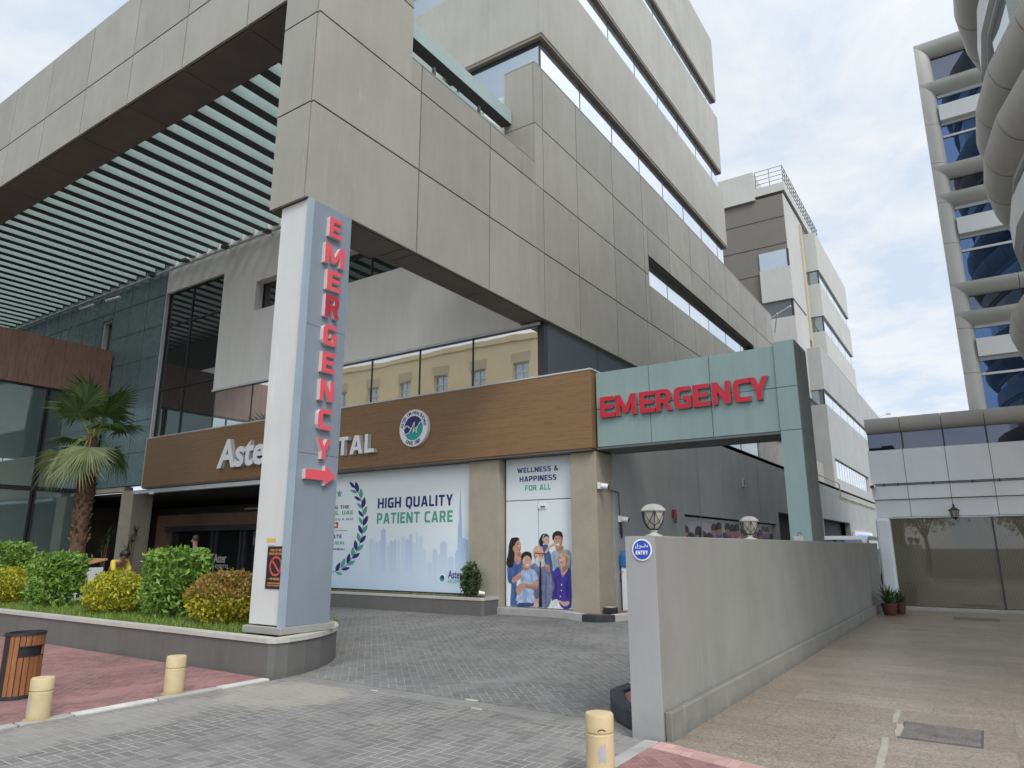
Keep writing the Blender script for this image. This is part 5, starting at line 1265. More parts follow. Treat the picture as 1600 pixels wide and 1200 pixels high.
wall_lamp(9.92, 'lantern on the boundary wall in front of the picture strip, farther along')
c = at(1003.5, 859, 'Y', 6.18)
ES = thing('entry_sign', 'round blue ENTRY sign with Arabic on the end of the boundary wall', 'sign', c)
f = MB(); disc(f, c, .0985, 6.178, 6.172, 40); f.build('sign_rim', 'print_white', ES)
f = MB(); disc(f, c, .086, 6.1715, 6.169, 40); f.build('sign_disc', 'blue_sign', ES)
f = MB(); block_text(f, 'ENTRY', 'y', 6.1685, c.x-.06, c.x+.06, c.z-.043, c.z-.008, .002)
def ar(mb, pts, w_):
    for a, b in zip(pts[:-1], pts[1:]):
        a, b = Vector((c.x+a[0], 6.1685, c.z+a[1])), Vector((c.x+b[0], 6.1685, c.z+b[1])); d = (b-a).normalized(); n = Vector((-d.z, 0, d.x))*w_/2; e = d*w_*.3
        plate(mb, [a-e+n, a-e-n, b+e-n, b+e+n], .002, (0, -1, 0))
ar(f, [(.060, .040), (.058, .026), (.044, .026)], .007)                                    # dal
ar(f, [(.042, .040), (.030, .034), (.034, .026), (-.010, .026)], .007)                     # khah with long joining stroke
ar(f, [(.033, .050), (.036, .050)], .007)
ar(f, [(-.010, .026), (-.008, .036), (-.018, .038), (-.022, .030), (-.012, .026), (-.014, .014), (-.026, .012)], .0065)   # waw
ar(f, [(-.040, .052), (-.038, .022), (-.048, .012), (-.060, .016), (-.060, .028)], .007)   # lam
f.build('sign_lettering', 'print_white', ES)
t = thing('junction_box', 'small cream cable box on top of the boundary wall beside the gateway column', 'box', (-2.69, 13.0, 1.757))
f = MB(); f.box(-2.77, -2.61, 12.95, 13.08, 1.757, 1.835); f.build('box_body', 'cap', t, bevel=.006)
f = MB(); f.tube([(-2.7, 13.0, 1.835), (-2.71, 13.0, 1.88), (-2.66, 13.0, 1.90), (-2.64, 13.0, 1.86)], .006, 5); f.build('cable_loop', 'black', t)

# ------------------------------------------------------------------ side wall fittings, kiosk
def wallcam(q, lab):
    p = at(*q, 'X', -6.80); t = thing('security_camera', lab, 'camera', p, 'cameras on the gray side wall')
    f = MB(); f.box(-6.86, -6.80, p.y-.07, p.y+.07, p.z-.07, p.z+.07); f.build('mount', 'white', t, bevel=.01)
    f = MB(); f.tube([(p.x+.0, p.y+.02, p.z), (p.x+.14, p.y+.06, p.z-.02)], .06, 12); f.build('housing', 'white', t, smooth=True)
    f = MB(); f.tube([(p.x+.141, p.y+.06, p.z-.02), (p.x+.16, p.y+.065, p.z-.025)], .048, 12); f.build('lens', 'black', t)
    return t, p
_, p1 = wallcam((939, 759), 'white dome camera high beside the beige corner pillar')
t2, p2 = wallcam((971, 811), 'white camera lower on the gray wall above the ticket machine')
f = MB(); f.tube([(-6.82, p2.y, p2.z-.07), (-6.82, p2.y-.03, p2.z-.3), (-6.82, p2.y+.03, p2.z-.42), (-6.82, p2.y+.05, p2.z-.25), (-6.82, p2.y+.02, p2.z-.1)], .018, 6); f.build('cable_loop', 'black', t2)
f = MB(); f.tube([(-6.845, p1.y+.1, p1.z-.03), (-6.845, p2.y, p1.z-.08), (-6.845, p2.y, p2.z+.08)], .011, 6); tag(f.build('camera_cable', 'black'), 'thin black cable joining the two cameras on the gray wall', 'cable')
p = at(1052, 802, 'X', -6.85)
t = thing('fire_alarm', 'small red fire alarm on the gray side wall', 'alarm', p)
f = MB(); f.box(-6.86, -6.78, p.y-.1, p.y+.1, p.z-.1, p.z+.1); f.build('alarm_body', 'fire_red', t, bevel=.01)
f = MB(); f.tube([(-6.78, p.y, p.z-.11), (-6.8, p.y, p.z-.26)], .03, 8); f.build('alarm_horn', 'darkgray', t)
# kerb island with the ticket machine
mb = MB()
K = [at(897, 972, 'Z', .15).xy, at(936, 974, 'Z', .15).xy, at(972, 972, 'Z', .15).xy, at(992, 965, 'Z', .15).xy]
pts = [(-7.7, 13.55), (-7.1, 13.2), (-6.75, 13.18), (-6.45, 13.45), (-6.15, 14.6), (-6.1, 18)]
pin = offset_line(pts, -.14)
cl = [0, 0, 1, 1, 0, 0]
mb.prism(pts[:2]+pin[:2][::-1], .13, .32, 0); mb.prism(pts[1:4]+pin[1:4][::-1], .13, .32, 1); mb.prism(pts[3:]+pin[3:][::-1], .13, .32, 0)
mb.prism([(a, b) for a, b in pin]+[(-6.85, 18), (-6.85, 13.6), (-7.7, 13.6)], .13, .305, 2)
struct(mb.build('kerb_island', ['kerb_white', 'kerb_black', 'red_paver'], bevel=.02))
p = at(967, 955, 'Y', 14.6)
t = thing('ticket_machine', 'white ticket machine with blue top standing by the gray wall', 'ticket machine', (-6.6, 14.7, .305))
f = MB(); f.box(-6.80, -6.40, 14.55, 14.9, .305, 1.22); f.build('machine_body', 'white', t, bevel=.015)
f = MB(); f.prism([(14.52, 1.22), (14.93, 1.22), (14.93, 1.56), (14.62, 1.58), (14.52, 1.50)], -.21, .21)
f.v = [(z-6.60, x, y) for x, y, z in f.v]; f.build('blue_top', 'kiosk_blue', t, bevel=.03)
f = MB(); f.box(-6.86, -6.805, 14.6, 14.75, .9, 1.08); f.box(-6.76, -6.75, 14.535, 14.549, 1.12, 1.14); f.build('card_slot', 'black', t)
p = at(957, 957, 'Y', 13.9)
t = thing('floor_box', 'small black floodlight box on the red kerb island', 'floodlight', (-6.72, 13.8, .305))
f = MB(); f.box(-6.84, -6.58, 13.68, 13.86, .31, .43); f.build('box_body', 'black', t, bevel=.012)
f = MB(); f.box(-6.80, -6.62, 13.70, 13.84, .432, .445); f.build('lamp_glass', 'lightgray', t)

# notice board and stickers on the white pillar
NB = thing('notice_board', 'black no-parking notice with a red prohibition ring on the white pillar', 'sign', (-8.29, 6.5, 1.1))
f = MB(); f.box(-8.49, -8.09, 6.487, 6.498, 1.10, 1.675); f.build('board', 'sign_black', NB)
f = MB(); ring_c = Vector((-8.29, 6.486, 1.405))
for k in range(36):
    a, b = 2*math.pi*k/36, 2*math.pi*(k+1)/36; q = lambda t, rr_: (ring_c.x+rr_*.98*math.cos(t), 6.486, ring_c.z+rr_*math.sin(t)); plate(f, [q(a, .135), q(b, .135), q(b, .108), q(a, .108)], .002, (0, -1, 0))
n = Vector((.7, 0, .7))*.014; a, b = ring_c+Vector((-.085, 0, .085)), ring_c+Vector((.085, 0, -.085)); plate(f, [a+n, a-n, b-n, b+n], .002, (0, -1, 0))
f.build('prohibition_ring', 'sign_red', NB)
f = MB()
for s, x0, x1, z0, z1 in (('PICK UP AND', -8.42, -8.17, 1.605, 1.638), ('DROP OFF ONLY', -8.45, -8.14, 1.555, 1.59), ('NO WAITING', -8.39, -8.19, 1.215, 1.25), ('DESIGNATED PARKING', -8.44, -8.14, 1.165, 1.185), ('BEHIND THE BUILDING', -8.44, -8.14, 1.135, 1.155)): put_text(f, s, 'y', 6.486, x0, x1, z0, z1, .002, .012)
f.box(-8.45, -8.40, 6.484, 6.486, 1.23, 1.235); f.box(-8.18, -8.13, 6.484, 6.486, 1.23, 1.235)
f.build('notice_lettering', 'orange_print', NB)
f = MB(); f.box(-8.51, -8.35, 6.494, 6.498, 1.69, 1.835, 0); f.box(-8.53, -8.345, 6.491, 6.4935, 1.735, 1.785, 1)
M['tape_yellow'] = flat('yellow_tape', (.62, .40, .05), .5)
tag(f.build('paper_sticker', ['lightgray', 'tape_yellow']), 'gray paper notice with yellow tape above the black notice board', 'sticker')

# ------------------------------------------------------------------ bollards and bin
def bollard(x, y, h, r_, lab, seed, marks, tilt=0):
    t = thing('bollard', lab, 'bollard', (x, y, .01), 'cream bollards at the driveway mouth'); rr = random.Random(seed)
    f = MB(); f.lathe((x, y, .01), [(r_, .02), (r_, h*.66), (r_*.93, h*.672), (r_*.93, h*.695), (r_*1.01, h*.708), (r_*1.02, h*.955), (r_*.96, h*.99), (r_*.6, h), (.01, h)], 28)
    f.build('post', 'bollard', t, smooth=True, angle=50)
    f = MB(); f.lathe((x, y, .0), [(r_*1.3, -.01), (r_*1.25, .022), (r_*.99, .03)], 24); f.build('footing', 'bollard_dirt', t)
    f = MB()
    for (a, z0, z1, w_) in marks:
        for k in range(5):
            b = a+w_*(k-2)/5; zz0 = z0+rr.uniform(0, .25)*(z1-z0); zz1 = z1-rr.uniform(0, .35)*(z1-z0); q = lambda t_, z: (x+(r_+.002)*math.cos(t_), y+(r_+.002)*math.sin(t_), z+.01)
            n_ = w_/5*.5; f.add([q(b-n_, zz0), q(b+n_, zz0), q(b+n_, zz1), q(b-n_, zz1)], [(0, 1, 2, 3)])
    f.build('paint_scuff', 'scuff', t)
bollard(-2.6, 5.08, .43, .105, 'cream bollard with white scraped patch in the near foreground by the wall', 1, [(-.95, .1, .24, .5)])
bollard(-7.99, 3.56, .395, .103, 'cream bollard with a dark scrape next to the wooden litter bin', 2, [(-1.35, .05, .27, .25)])
bollard(-8.05, 5.0, .42, .107, 'clean cream bollard in front of the long planter', 3, [])
bl_ = next(o for o in bpy.data.objects if o.name == 'bollard')
f = MB(); P_ = []
for k in range(9):
    a = -.95+.55*(k-4)/8*1.0; z = .325+.012*math.cos((k-4)/4*1.5); P_.append((a, z))
q = lambda a, z: (-2.6+.1085*math.cos(a), 5.08+.1085*math.sin(a), z)
for (a, z), (b, y_) in zip(P_[:-1], P_[1:]): f.add([q(a, z), q(b, y_), q(b, y_+.008), q(a, z+.008)], [(0, 1, 2, 3)])
f.build('paint_mark', 'black', bl_)
BN = thing('litter_bin', 'wooden slatted litter bin with black rim on the red pavement', 'litter bin', (-9.2, 3.98, .018))
bx, by, bh = -9.31, 3.90, .72; rx_, ry_ = .205, .17; rot = math.radians(100)
def el(a, k=1.): 
    x_, y_ = rx_*k*math.cos(a), ry_*k*math.sin(a); return Vector((bx+x_*math.cos(rot)-y_*math.sin(rot), by+x_*math.sin(rot)+y_*math.cos(rot), 0))
f = MB(); n = 40
for (z0, z1, k) in ((.02, .06, 1.03), (bh-.03, bh, 1.04)):
    v = [el(2*math.pi*i/n, k)+Vector((0, 0, z)) for z in (z0, z1) for i in range(n)]+[el(2*math.pi*i/n, .88)+Vector((0, 0, z)) for z in (z0, z1) for i in range(n)]
    fs = []
    for i in range(n):
        j = (i+1) % n; fs += [(i, j, n+j, n+i), (n+i, n+j, 3*n+j, 3*n+i), (2*n+j, 2*n+i, 3*n+i, 3*n+j), (i, 2*n+i, 2*n+j, j)]
    f.add(v, fs)
for a in (math.pi*1.02, -.02): 
    q = [el(a-.22, 1.02), el(a+.22, 1.02), el(a+.22, .9), el(a-.22, .9)]; f.prism([(p.x, p.y) for p in q], .05, bh-.02)
f.build('bin_frame', 'black', BN)
f = MB(); v = [el(2*math.pi*i/n, .86)+Vector((0, 0, z)) for z in (.04, bh-.06) for i in range(n)]
f.add(v, [(i, (i+1) % n, n+(i+1) % n, n+i) for i in range(n)]+[tuple(range(n))[::-1]]); f.build('bin_liner', 'sign_black', BN)
f = MB()
def slat(a0, a1, z0, z1):
    q = [el(a0, 1.0), el((a0+a1)/2, 1.005), el(a1, 1.0), el(a1, .9), el((a0+a1)/2, .905), el(a0, .9)]; f.prism([(p.x, p.y) for p in q], z0, z1)
ns = 9
for side in (0, 1):
    for k in range(ns):
        a0 = math.pi*(1.08 if side == 0 else .08)+(math.pi*.84)*k/ns+.02; a1 = a0+math.pi*.84/ns-.045
        if side == 0 and 2 <= k <= 6: slat(a0, a1, .06, .46); slat(a0, a1, .58, bh-.03)
        else: slat(a0, a1, .06, bh-.03)
f.build('wood_slats', 'bin_wood', BN)
f = MB()
a0, a1 = math.pi*(1.08+.84*2/9), math.pi*(1.08+.84*7/9)
for k in range(12):
    b0, b1 = a0+(a1-a0)*k/12, a0+(a1-a0)*(k+1)/12
    for zz in (.462, .57): f.prism([(p.x, p.y) for p in (el(b0, 1.02), el(b1, 1.02), el(b1, .9), el(b0, .9))], zz, zz+.008)
f.build('slot_frame', 'black', BN)

# ------------------------------------------------------------------ manhole covers and paint on the plaza
def cover(x0, x1, y0, y1, lab):
    t = thing('manhole_cover', lab, 'manhole cover', ((x0+x1)/2, (y0+y1)/2, .01), 'manhole covers in the plaza')
    f = MB(); f.box(x0, x1, y0, y1, .0, .013); f.build('frame', 'darkgray', t)
    f = MB(); nx = int((x1-x0-.04)/.04); ny = int((y1-y0-.04)/.05)
    f.box(x0+.02, x1-.02, y0+.02, y1-.02, .012, .016)
    for i in range(nx):
        for j in range(ny):
            xx = x0+.03+i*.04; yy = y0+.03+j*.05; f.box(xx+(.01 if j % 2 else 0), xx+.024+(.01 if j % 2 else 0), yy, yy+.032, .016, .021)
    f.build('cover_plate', M['cover'], t)
M['cover'] = surf('worn_cover', (.16, .145, .13), .6, .25, 5, fine=.2)
cover(-.88, -.24, 7.45, 8.15, 'dark ribbed manhole cover in the near part of the plaza')
cover(-.88, .03, 19.75, 20.5, 'dark manhole cover in front of the glass doors')
M['old_paint'] = surf('old_paint', (.33, .30, .25), .8, .15, 9, fine=.2)
f = MB()
a = at(1287, 1000, 'Z', .013); b = at(1341, 942, 'Z', .013)
for (p, q, w_) in ((at(1275, 1012, 'Z', .014), at(1342, 960, 'Z', .014), .02), (at(1404, 1108, 'Z', .014), at(1398, 1128, 'Z', .014), .03), (at(1407, 1131, 'Z', .014), at(1403, 1150, 'Z', .014), .035), (at(1384, 1152, 'Z', .014), at(1372, 1210, 'Z', .014), .032)):
    d = (q-p).normalized(); n_ = Vector((-d.y, d.x, 0))*w_
    pr = [p+n_*.6, p+(q-p)*.3+n_, p+(q-p)*.7+n_*.8, q+n_, q-n_*.6, p+(q-p)*.6-n_, p+(q-p)*.25-n_*.7, p-n_]; f.prism([(v.x, v.y) for v in pr], .0105, .0135)
struct(f.build('paint_marks', 'old_paint'))
# potted plants by the wall end
def pot(x, y, s, lab, seed):
    r = random.Random(seed); t = thing('potted_plant', lab, 'potted plant', (x, y, .01), 'terracotta pots by the wall end')
    f = MB(); f.lathe((x, y, .01), [(.12*s, 0), (.14*s, .03), (.17*s, .2), (.18*s, .24), (.195*s, .245), (.195*s, .28), (.16*s, .285)], 18); f.build('pot', 'terracotta', t, smooth=True)
    f = MB()
    for k in range(85):
        a = r.uniform(0, 6.28); el_ = r.uniform(.2, 1.4); L_ = r.uniform(.3, .62)*s; b = Vector((x+r.gauss(0, .05), y+r.gauss(0, .05), .28)); d = Vector((math.cos(a)*math.cos(el_), math.sin(a)*math.cos(el_), math.sin(el_)))
        n_ = Vector((-math.sin(a), math.cos(a), 0))*.016; m_ = b+d*L_*.6; e = b+d*L_+Vector((0, 0, -.12*L_)); f.add([b-n_*.5, b+n_*.5, m_+n_, m_-n_, e], [(0, 1, 2, 3), (3, 2, 4)])
    f.build('foliage', 'leaf_dark', t)
pot(-2.2, 20.1, 1.0, 'terracotta pot with grassy plant against the end of the boundary wall', 1)
pot(-2.02, 20.7, .75, 'terracotta pot half hidden behind the front pot', 2)

# ------------------------------------------------------------------ office building on the right
OB = thing('office_building', 'gray office building with rounded spandrel rolls, blue glass and a bowed bay', 'building', (3, 24, 0))
YO = 22.3
XL = -2.53
JX = [-1.63, -.62, .38, 1.39, 2.4, 3.4, 4.4, 5.4, 6.4, 7.4, 8.4, 9.4, 10.4, 11.4]
def roll_profile(d, h, n=9): # quarter-round: outward offset, height
    return [(d*(1-math.cos(t)), -h*math.sin(t)) for t in np.linspace(0, math.pi/2, n)]
def roll_y(mb, x0, x1, y, zt, d, h, joints=()):
    """horizontal bullnose facing -Y"""
    xs_ = [x0]+[j for j in joints if x0 < j < x1]+[x1]; pr = roll_profile(d, h)
    for a, b in zip(xs_[:-1], xs_[1:]):
        a += .008; b -= .008; n = len(pr)
        v = [(a, y+p, zt+q) for p, q in pr]+[(b, y+p, zt+q) for p, q in pr]+[(a, y+d+.3, zt), (a, y+d+.3, zt-h), (b, y+d+.3, zt), (b, y+d+.3, zt-h)]
        fs = [(i, i+1, n+i+1, n+i) for i in range(n-1)]; k = 2*n
        fs += [(0, n, k+2, k), (n-1, k+1, k+3, 2*n-1), tuple(range(n-1, -1, -1))+(k, k+1), tuple(range(n, 2*n))+(k+3, k+2)]
        mb.add(v, fs)
mb = MB(); roll_y(mb, XL, 14, YO, 5.27, .34, .41, JX); mb.build('cornice_roll', 'office_roll', OB, smooth=True, angle=50)
mb = MB(); mb.box(XL+.02, 14, YO+.345, YO+.36, 4.36, 4.87); o = mb.build('clerestory', 'glass_dark', OB)
f = MB()
for x in JX: f.box(x-.02, x+.02, YO+.32, YO+.343, 4.36, 4.87)
split_build(f, 'mullion', 'mullion', o, sub_=True)
mb = MB(); panels(mb, 'y', YO, .05, cells(XL, 14, 2.95, 4.35, JX, [3.39]), .014); panels(mb, 'y', YO+.07, .05, cells(XL+.03, 14, 2.46, 2.945, JX, []), .014); mb.box(XL+.05, 14, YO+.125, YO+.3, 2.47, 4.35, 1)
mb.box(XL+.03, 14, YO+.07, YO+.9, 2.43, 2.455, 0)
mb.build('wall_panels', ['office', 'joint'], OB)
mb = MB(); mb.box(XL+.01, 14, YO+.36, 40, 2.6, 5.2); mb.build('core', 'dark_room', OB)
mb = MB(); mb.box(XL, -2.16, YO-.02, YO+.5, .0, 2.43); mb.build('corner_column', 'office_col', OB, bevel=.06)
mb = MB(); 
for a, b in ((-2.155, .185), (.225, 2.6), (2.64, 5.0)): mb.box(a, b, YO+.1, YO+.13, .1, 2.43)
o = mb.build('glass_doors', 'grille', OB)
f = MB()
for x in (.205, 2.62): f.box(x-.02, x+.02, YO+.07, YO+.13, .09, 2.43)
split_build(f, 'mullion', 'mullion', o, sub_=True)
mb = MB(); mb.box(-2.15, 14, YO-.12, YO+.14, .0, .085); mb.build('door_sill', 'concrete', OB, bevel=.01)
f = MB()
for dz, dy_ in ((3.38, .02), (3.345, .015)): f.tube([(XL+.1, YO-dy_, dz), (14, YO-dy_, dz+.0)], .012, 6)
for x in (-2.2, -1.85, -1.0, -.1, .5, 1.5): f.box(x-.02, x+.02, YO-.035, YO-.002, 3.32, 3.40)
f.build('cable_run', 'darkgray', OB)
# tower behind
XT, YT = .09, 23.5
ZB = [(17.55, .45), (16.1, .38), (13.17, .38), (12.22, .38), (9.3, .38), (8.39, .38), (5.45, .38)]
for z, h in ZB: mb = MB(); roll_y(mb, XT, 10, YT, z, .30, h, (1.75, 3.4, 5.05, 6.7)); mb.build('tower_roll', 'office_roll', OB, smooth=True, angle=50)
mb = MB(); pr = roll_profile(.32, .42); zz = [5.2]+[5.2+1.35*k for k in range(1, 9)]+[17.5]
for a, b in zip(zz[:-1], zz[1:]):     # vertical bullnose jamb, mitred into the rolls
    n = len(pr); v = [(XT-q*1.0, YT+p, a+.006) for p, q in pr]+[(XT-q*1.0, YT+p, b-.006) for p, q in pr]+[(XT, YT+4, a+.006), (XT+.5, YT+4, a+.006), (XT, YT+4, b-.006), (XT+.5, YT+4, b-.006)]
    v = [(x, y, z) for x, y, z in v]; k = 2*n
    fs = [(i+1, i, n+i, n+i+1) for i in range(n-1)]+[(0, k, k+2, n), tuple(range(n-1, -1, -1))+(k, k+1), tuple(range(n, 2*n))+(k+3, k+2)]
    mb.add([(x+.004, y+.004, z) for x, y, z in v], fs)
mb.build('tower_jamb', 'office_roll', OB, smooth=True, angle=50)
g = MB(); gb = MB(); wh = MB(); yg = YT+.34
def glz(z0, z1, kind): (g if kind else gb).box(XT+.42, 10, yg, yg+.02, z0, z1)
for (zu, zl) in ((17.55, 16.1), (13.17, 12.22), (9.3, 8.39)):
    glz(zl-.05, zu-.34, 1)
for zl, zn in ((16.1, 13.17), (12.22, 9.3), (8.39, 5.45)):
    s = zl-.38; H_ = s-zn
    wh.box(XT+.43, 10, yg-.05, yg+.02, s-.10, s, 0)
    glz(s-.42*H_/2.4, s-.10, 0)
    wh.box(XT+.42, 10, yg-.22, yg+.02, s-.92*H_/2.4, s-.42*H_/2.4, 1)
    wh.box(XT+.43, 10, yg-.06, yg+.02, s-1.02*H_/2.4, s-.925*H_/2.4, 0)
    glz(zn-.05, s-1.02*H_/2.4, 0)
    wh.box(XT+.43, 10, yg-.05, yg-.002, s-1.42*H_/2.4, s-1.36*H_/2.4, 0)
g.build('tower_window', 'glass_dark', OB); o = gb.build('tower_window', 'glass_blue', OB)
split_build(wh, 'window_band', ['alu', 'office'], OB)
mb = MB(); mb.box(XT+.45, 12, yg+.06, 40, 5, 17.4); mb.build('tower_core', 'dark_room', OB)
# bowed bay: faceted plan, rolls sweep round it
CX, CY, RB = 10.32, 14.45, 9.5
angs = [math.radians(a) for a in np.arange(180-49.5, 180+50, 7.6)]
def arc(r): return [(CX+r*math.cos(a), CY-r*math.sin(a)) for a in angs]
def ring_roll(mb, zt, d, h, gap=.045):
    pr = roll_profile(d, h, 8); n = len(pr)
    for i in range(len(angs)-1):
        v = []
        for a in (angs[i], angs[i+1]):
            sgn = gap/2/RB*(1 if a == angs[i] else -1); a2 = a+sgn
            v += [(CX+(RB-p)*math.cos(a2), CY-(RB-p)*math.sin(a2), zt+q) for p, q in pr]
            v += [(CX+(RB-d-.4)*math.cos(a2), CY-(RB-d-.4)*math.sin(a2), zt), (CX+(RB-d-.4)*math.cos(a2), CY-(RB-d-.4)*math.sin(a2), zt-h)]
        k = n+2
        fs = [(i_, i_+1, k+i_+1, k+i_) for i_ in range(n-1)]+[(0, k, k+n, n), (n-1, n+1, k+n+1, k+n-1), tuple(range(n))[::-1]+(n, n+1), tuple(range(k, k+n))+(k+n+1, k+n)]
        mb.add(v, fs)
for z in (20.5, 17.1, 16.1, 13.17, 12.22, 9.3, 8.39, 5.45): mb = MB(); ring_roll(mb, z, .36, .50); mb.build('bay_roll', 'office_roll', OB, smooth=True, angle=50)
def ring(mb, r0, r1, z0, z1, m=0):
    A, B_ = arc(r0), arc(r1)
    for i in range(len(A)-1): mb.prism([A[i], A[i+1], B_[i+1], B_[i]], z0, z1, m)
def bay(name, mat, *a): q_ = MB(); ring(q_, *a); q_.build(name, mat, OB)
for zu, zl in ((17.1, 16.1), (13.17, 12.22), (9.3, 8.39)): bay('bay_glazing', 'glass_blue', RB-.42, RB-.6, zl, zu-.48)
for zl, zn in ((20.5, 17.1), (16.1, 13.17), (12.22, 9.3), (8.39, 5.45)):
    s = zl-.5
    bay('bay_trim', 'alu', RB-.36, RB-.62, s-.10, s-.003); bay('bay_glazing', 'glass_window', RB-.42, RB-.6, s-.42, s-.10); bay('bay_panel', 'office', RB-.28, RB-.62, s-.92, s-.42)
    bay('bay_trim', 'alu', RB-.37, RB-.62, s-1.02, s-.925); bay('bay_glazing', 'glass_window', RB-.42, RB-.6, zn, s-1.02)
mb = MB(); ring(mb, RB-.65, 3.0, 4.85, 20.3); mb.build('bay_core', 'dark_room', OB)
# lantern and camera on the low block
c = Vector((-.61, YO-.16, 2.42))
t = thing('wall_lantern', 'black hexagonal wall lantern above the glass doors', 'lantern', c)
f = MB(); f.lathe(c, [(.005, .36), (.02, .33), (.025, .27), (.09, .22), (.135, .19), (.13, .18)][::-1], 6); f.lathe(c, [(.015, -.06), (.02, -.04), (.06, -.01), (.065, 0)], 6)
for k in range(6): a = 2*math.pi*k/6; f.tube([c+Vector((.068*math.cos(a), .068*math.sin(a), 0)), c+Vector((.112*math.cos(a), .112*math.sin(a), .18))], .009, 5)
f.box(c.x-.02, c.x+.02, c.y, YO+.06, c.z+.30, c.z+.34); f.build('lantern_frame', 'black', t)
f = MB(); f.lathe(c, [(.06, .002), (.104, .178)], 6); f.build('lantern_glass', 'lamp_glass', t)
p = at(1364, 761, 'Y', YO-.1)
t = thing('security_camera', 'white box camera at the left end of the pipe on the office building', 'camera', p)
f = MB(); f.box(p.x-.06, p.x+.06, YO-.26, YO-.002, p.z-.045, p.z+.045); f.build('housing', 'white', t, bevel=.008)
f = MB(); f.box(p.x-.045, p.x+.045, YO-.275, YO-.262, p.z-.04, p.z+.03); f.build('lens', 'black', t)

# ------------------------------------------------------------------ behind the wall: van and lit sign
VN = thing('parked_van', 'white van roof showing above the far end of the boundary wall', 'van', (-4.6, 31, .185))
f = MB(); pr = [(28.4, .55), (28.35, 1.1), (29.1, 1.35), (29.7, 1.98), (30.2, 2.08), (33.6, 2.08), (33.75, 1.9), (33.8, .55)]
f.prism(pr, -.9, .9); f.v = [(z-4.6, x, y) for x, y, z in f.v]; f.build('body', 'white', VN, bevel=.05)
f = MB(); q = [(29.16, 1.42), (29.66, 1.92)]; f.add([(-5.4, 29.12, 1.43), (-3.8, 29.12, 1.43), (-3.9, 29.62, 1.93), (-5.3, 29.62, 1.93)], [(0, 1, 2, 3)]); f.box(-3.695, -3.69, 29.9, 33.3, 1.4, 1.9); f.box(-5.51, -5.505, 29.9, 33.3, 1.4, 1.9); f.build('windows', 'glass_dark', VN)
for x in (-5.42, -3.78):
    for y in (29.3, 32.8):
        f = MB(); f.tube([(x-.1, y, .53), (x+.1, y, .53)], .34, 20); o = f.build('wheel', 'black', VN)
        f = MB(); f.tube([(x-.105, y, .53), (x+.105, y, .53)], .19, 14); kid(f.build('rim', 'lightgray'), o)
LS = thing('lit_sign', 'white and blue lit sign on the gray wall behind the boundary wall', 'sign', (-6.8, 52, 2.0))
M['sign_blue_lit'] = emit('lit_blue', (.12, .25, .95), .9); M['sign_white_lit'] = emit('lit_white', (.7, .8, 1.), .9)
f = MB(); f.box(-6.84, -6.7, 48.4, 56.5, 1.9, 2.62); f.build('sign_box', 'white', LS)
f = MB(); f.box(-6.699, -6.69, 49.2, 55.6, 1.95, 2.45, 0)
for k in range(4): f.box(-6.689, -6.685, 50+1.3*k, 50.9+1.3*k, 2.1, 2.35, 1)
f.build('lit_face', ['sign_blue_lit', 'sign_white_lit'], LS)

# ------------------------------------------------------------------ people
def person(name, label, J, E, Rd, loc, parts):
    t = thing(name, label, 'person', loc)
    def skin(nm, edges, rad, mat, sub_=2, root=None):
        ids = sorted({i for e in edges for i in e}, key=lambda k: list(J).index(k)); me = bpy.data.meshes.new(nm)
        me.from_pydata([Vector(J[i])+Vector(loc) for i in ids], [(ids.index(a), ids.index(b)) for a, b in edges], [])
        o = bpy.data.objects.new(nm, me); COL.objects.link(o)
        o.modifiers.new('skin', 'SKIN'); sk = me.skin_vertices[0].data
        for k, i in enumerate(ids): sk[k].radius = (rad[i], rad[i]) if not isinstance(rad[i], tuple) else rad[i]
        sk[ids.index(root) if root in ids else 0].use_root = True
        s = o.modifiers.new('sub', 'SUBSURF'); s.levels = s.render_levels = sub_
        bpy.context.view_layer.update(); m2 = bpy.data.meshes.new_from_object(o.evaluated_get(bpy.context.evaluated_depsgraph_get()))
        bpy.data.objects.remove(o); m2.materials.clear(); m2.materials.append(M[mat]); m2.polygons.foreach_set('use_smooth', [True]*len(m2.polygons))
        q = bpy.data.objects.new(nm, m2); COL.objects.link(q); q.parent = t; q.matrix_parent_inverse = Matrix.Translation(-Vector(loc)); return q
    skin('body', E, Rd, 'skin', 2, 'pelvis')
    for nm, edges, add, mat in parts: skin(nm, edges, {k: (v[0]+add, v[1]+add) if isinstance(v, tuple) else v+add for k, v in Rd.items()}, mat, 2, edges[0][0])
    return t
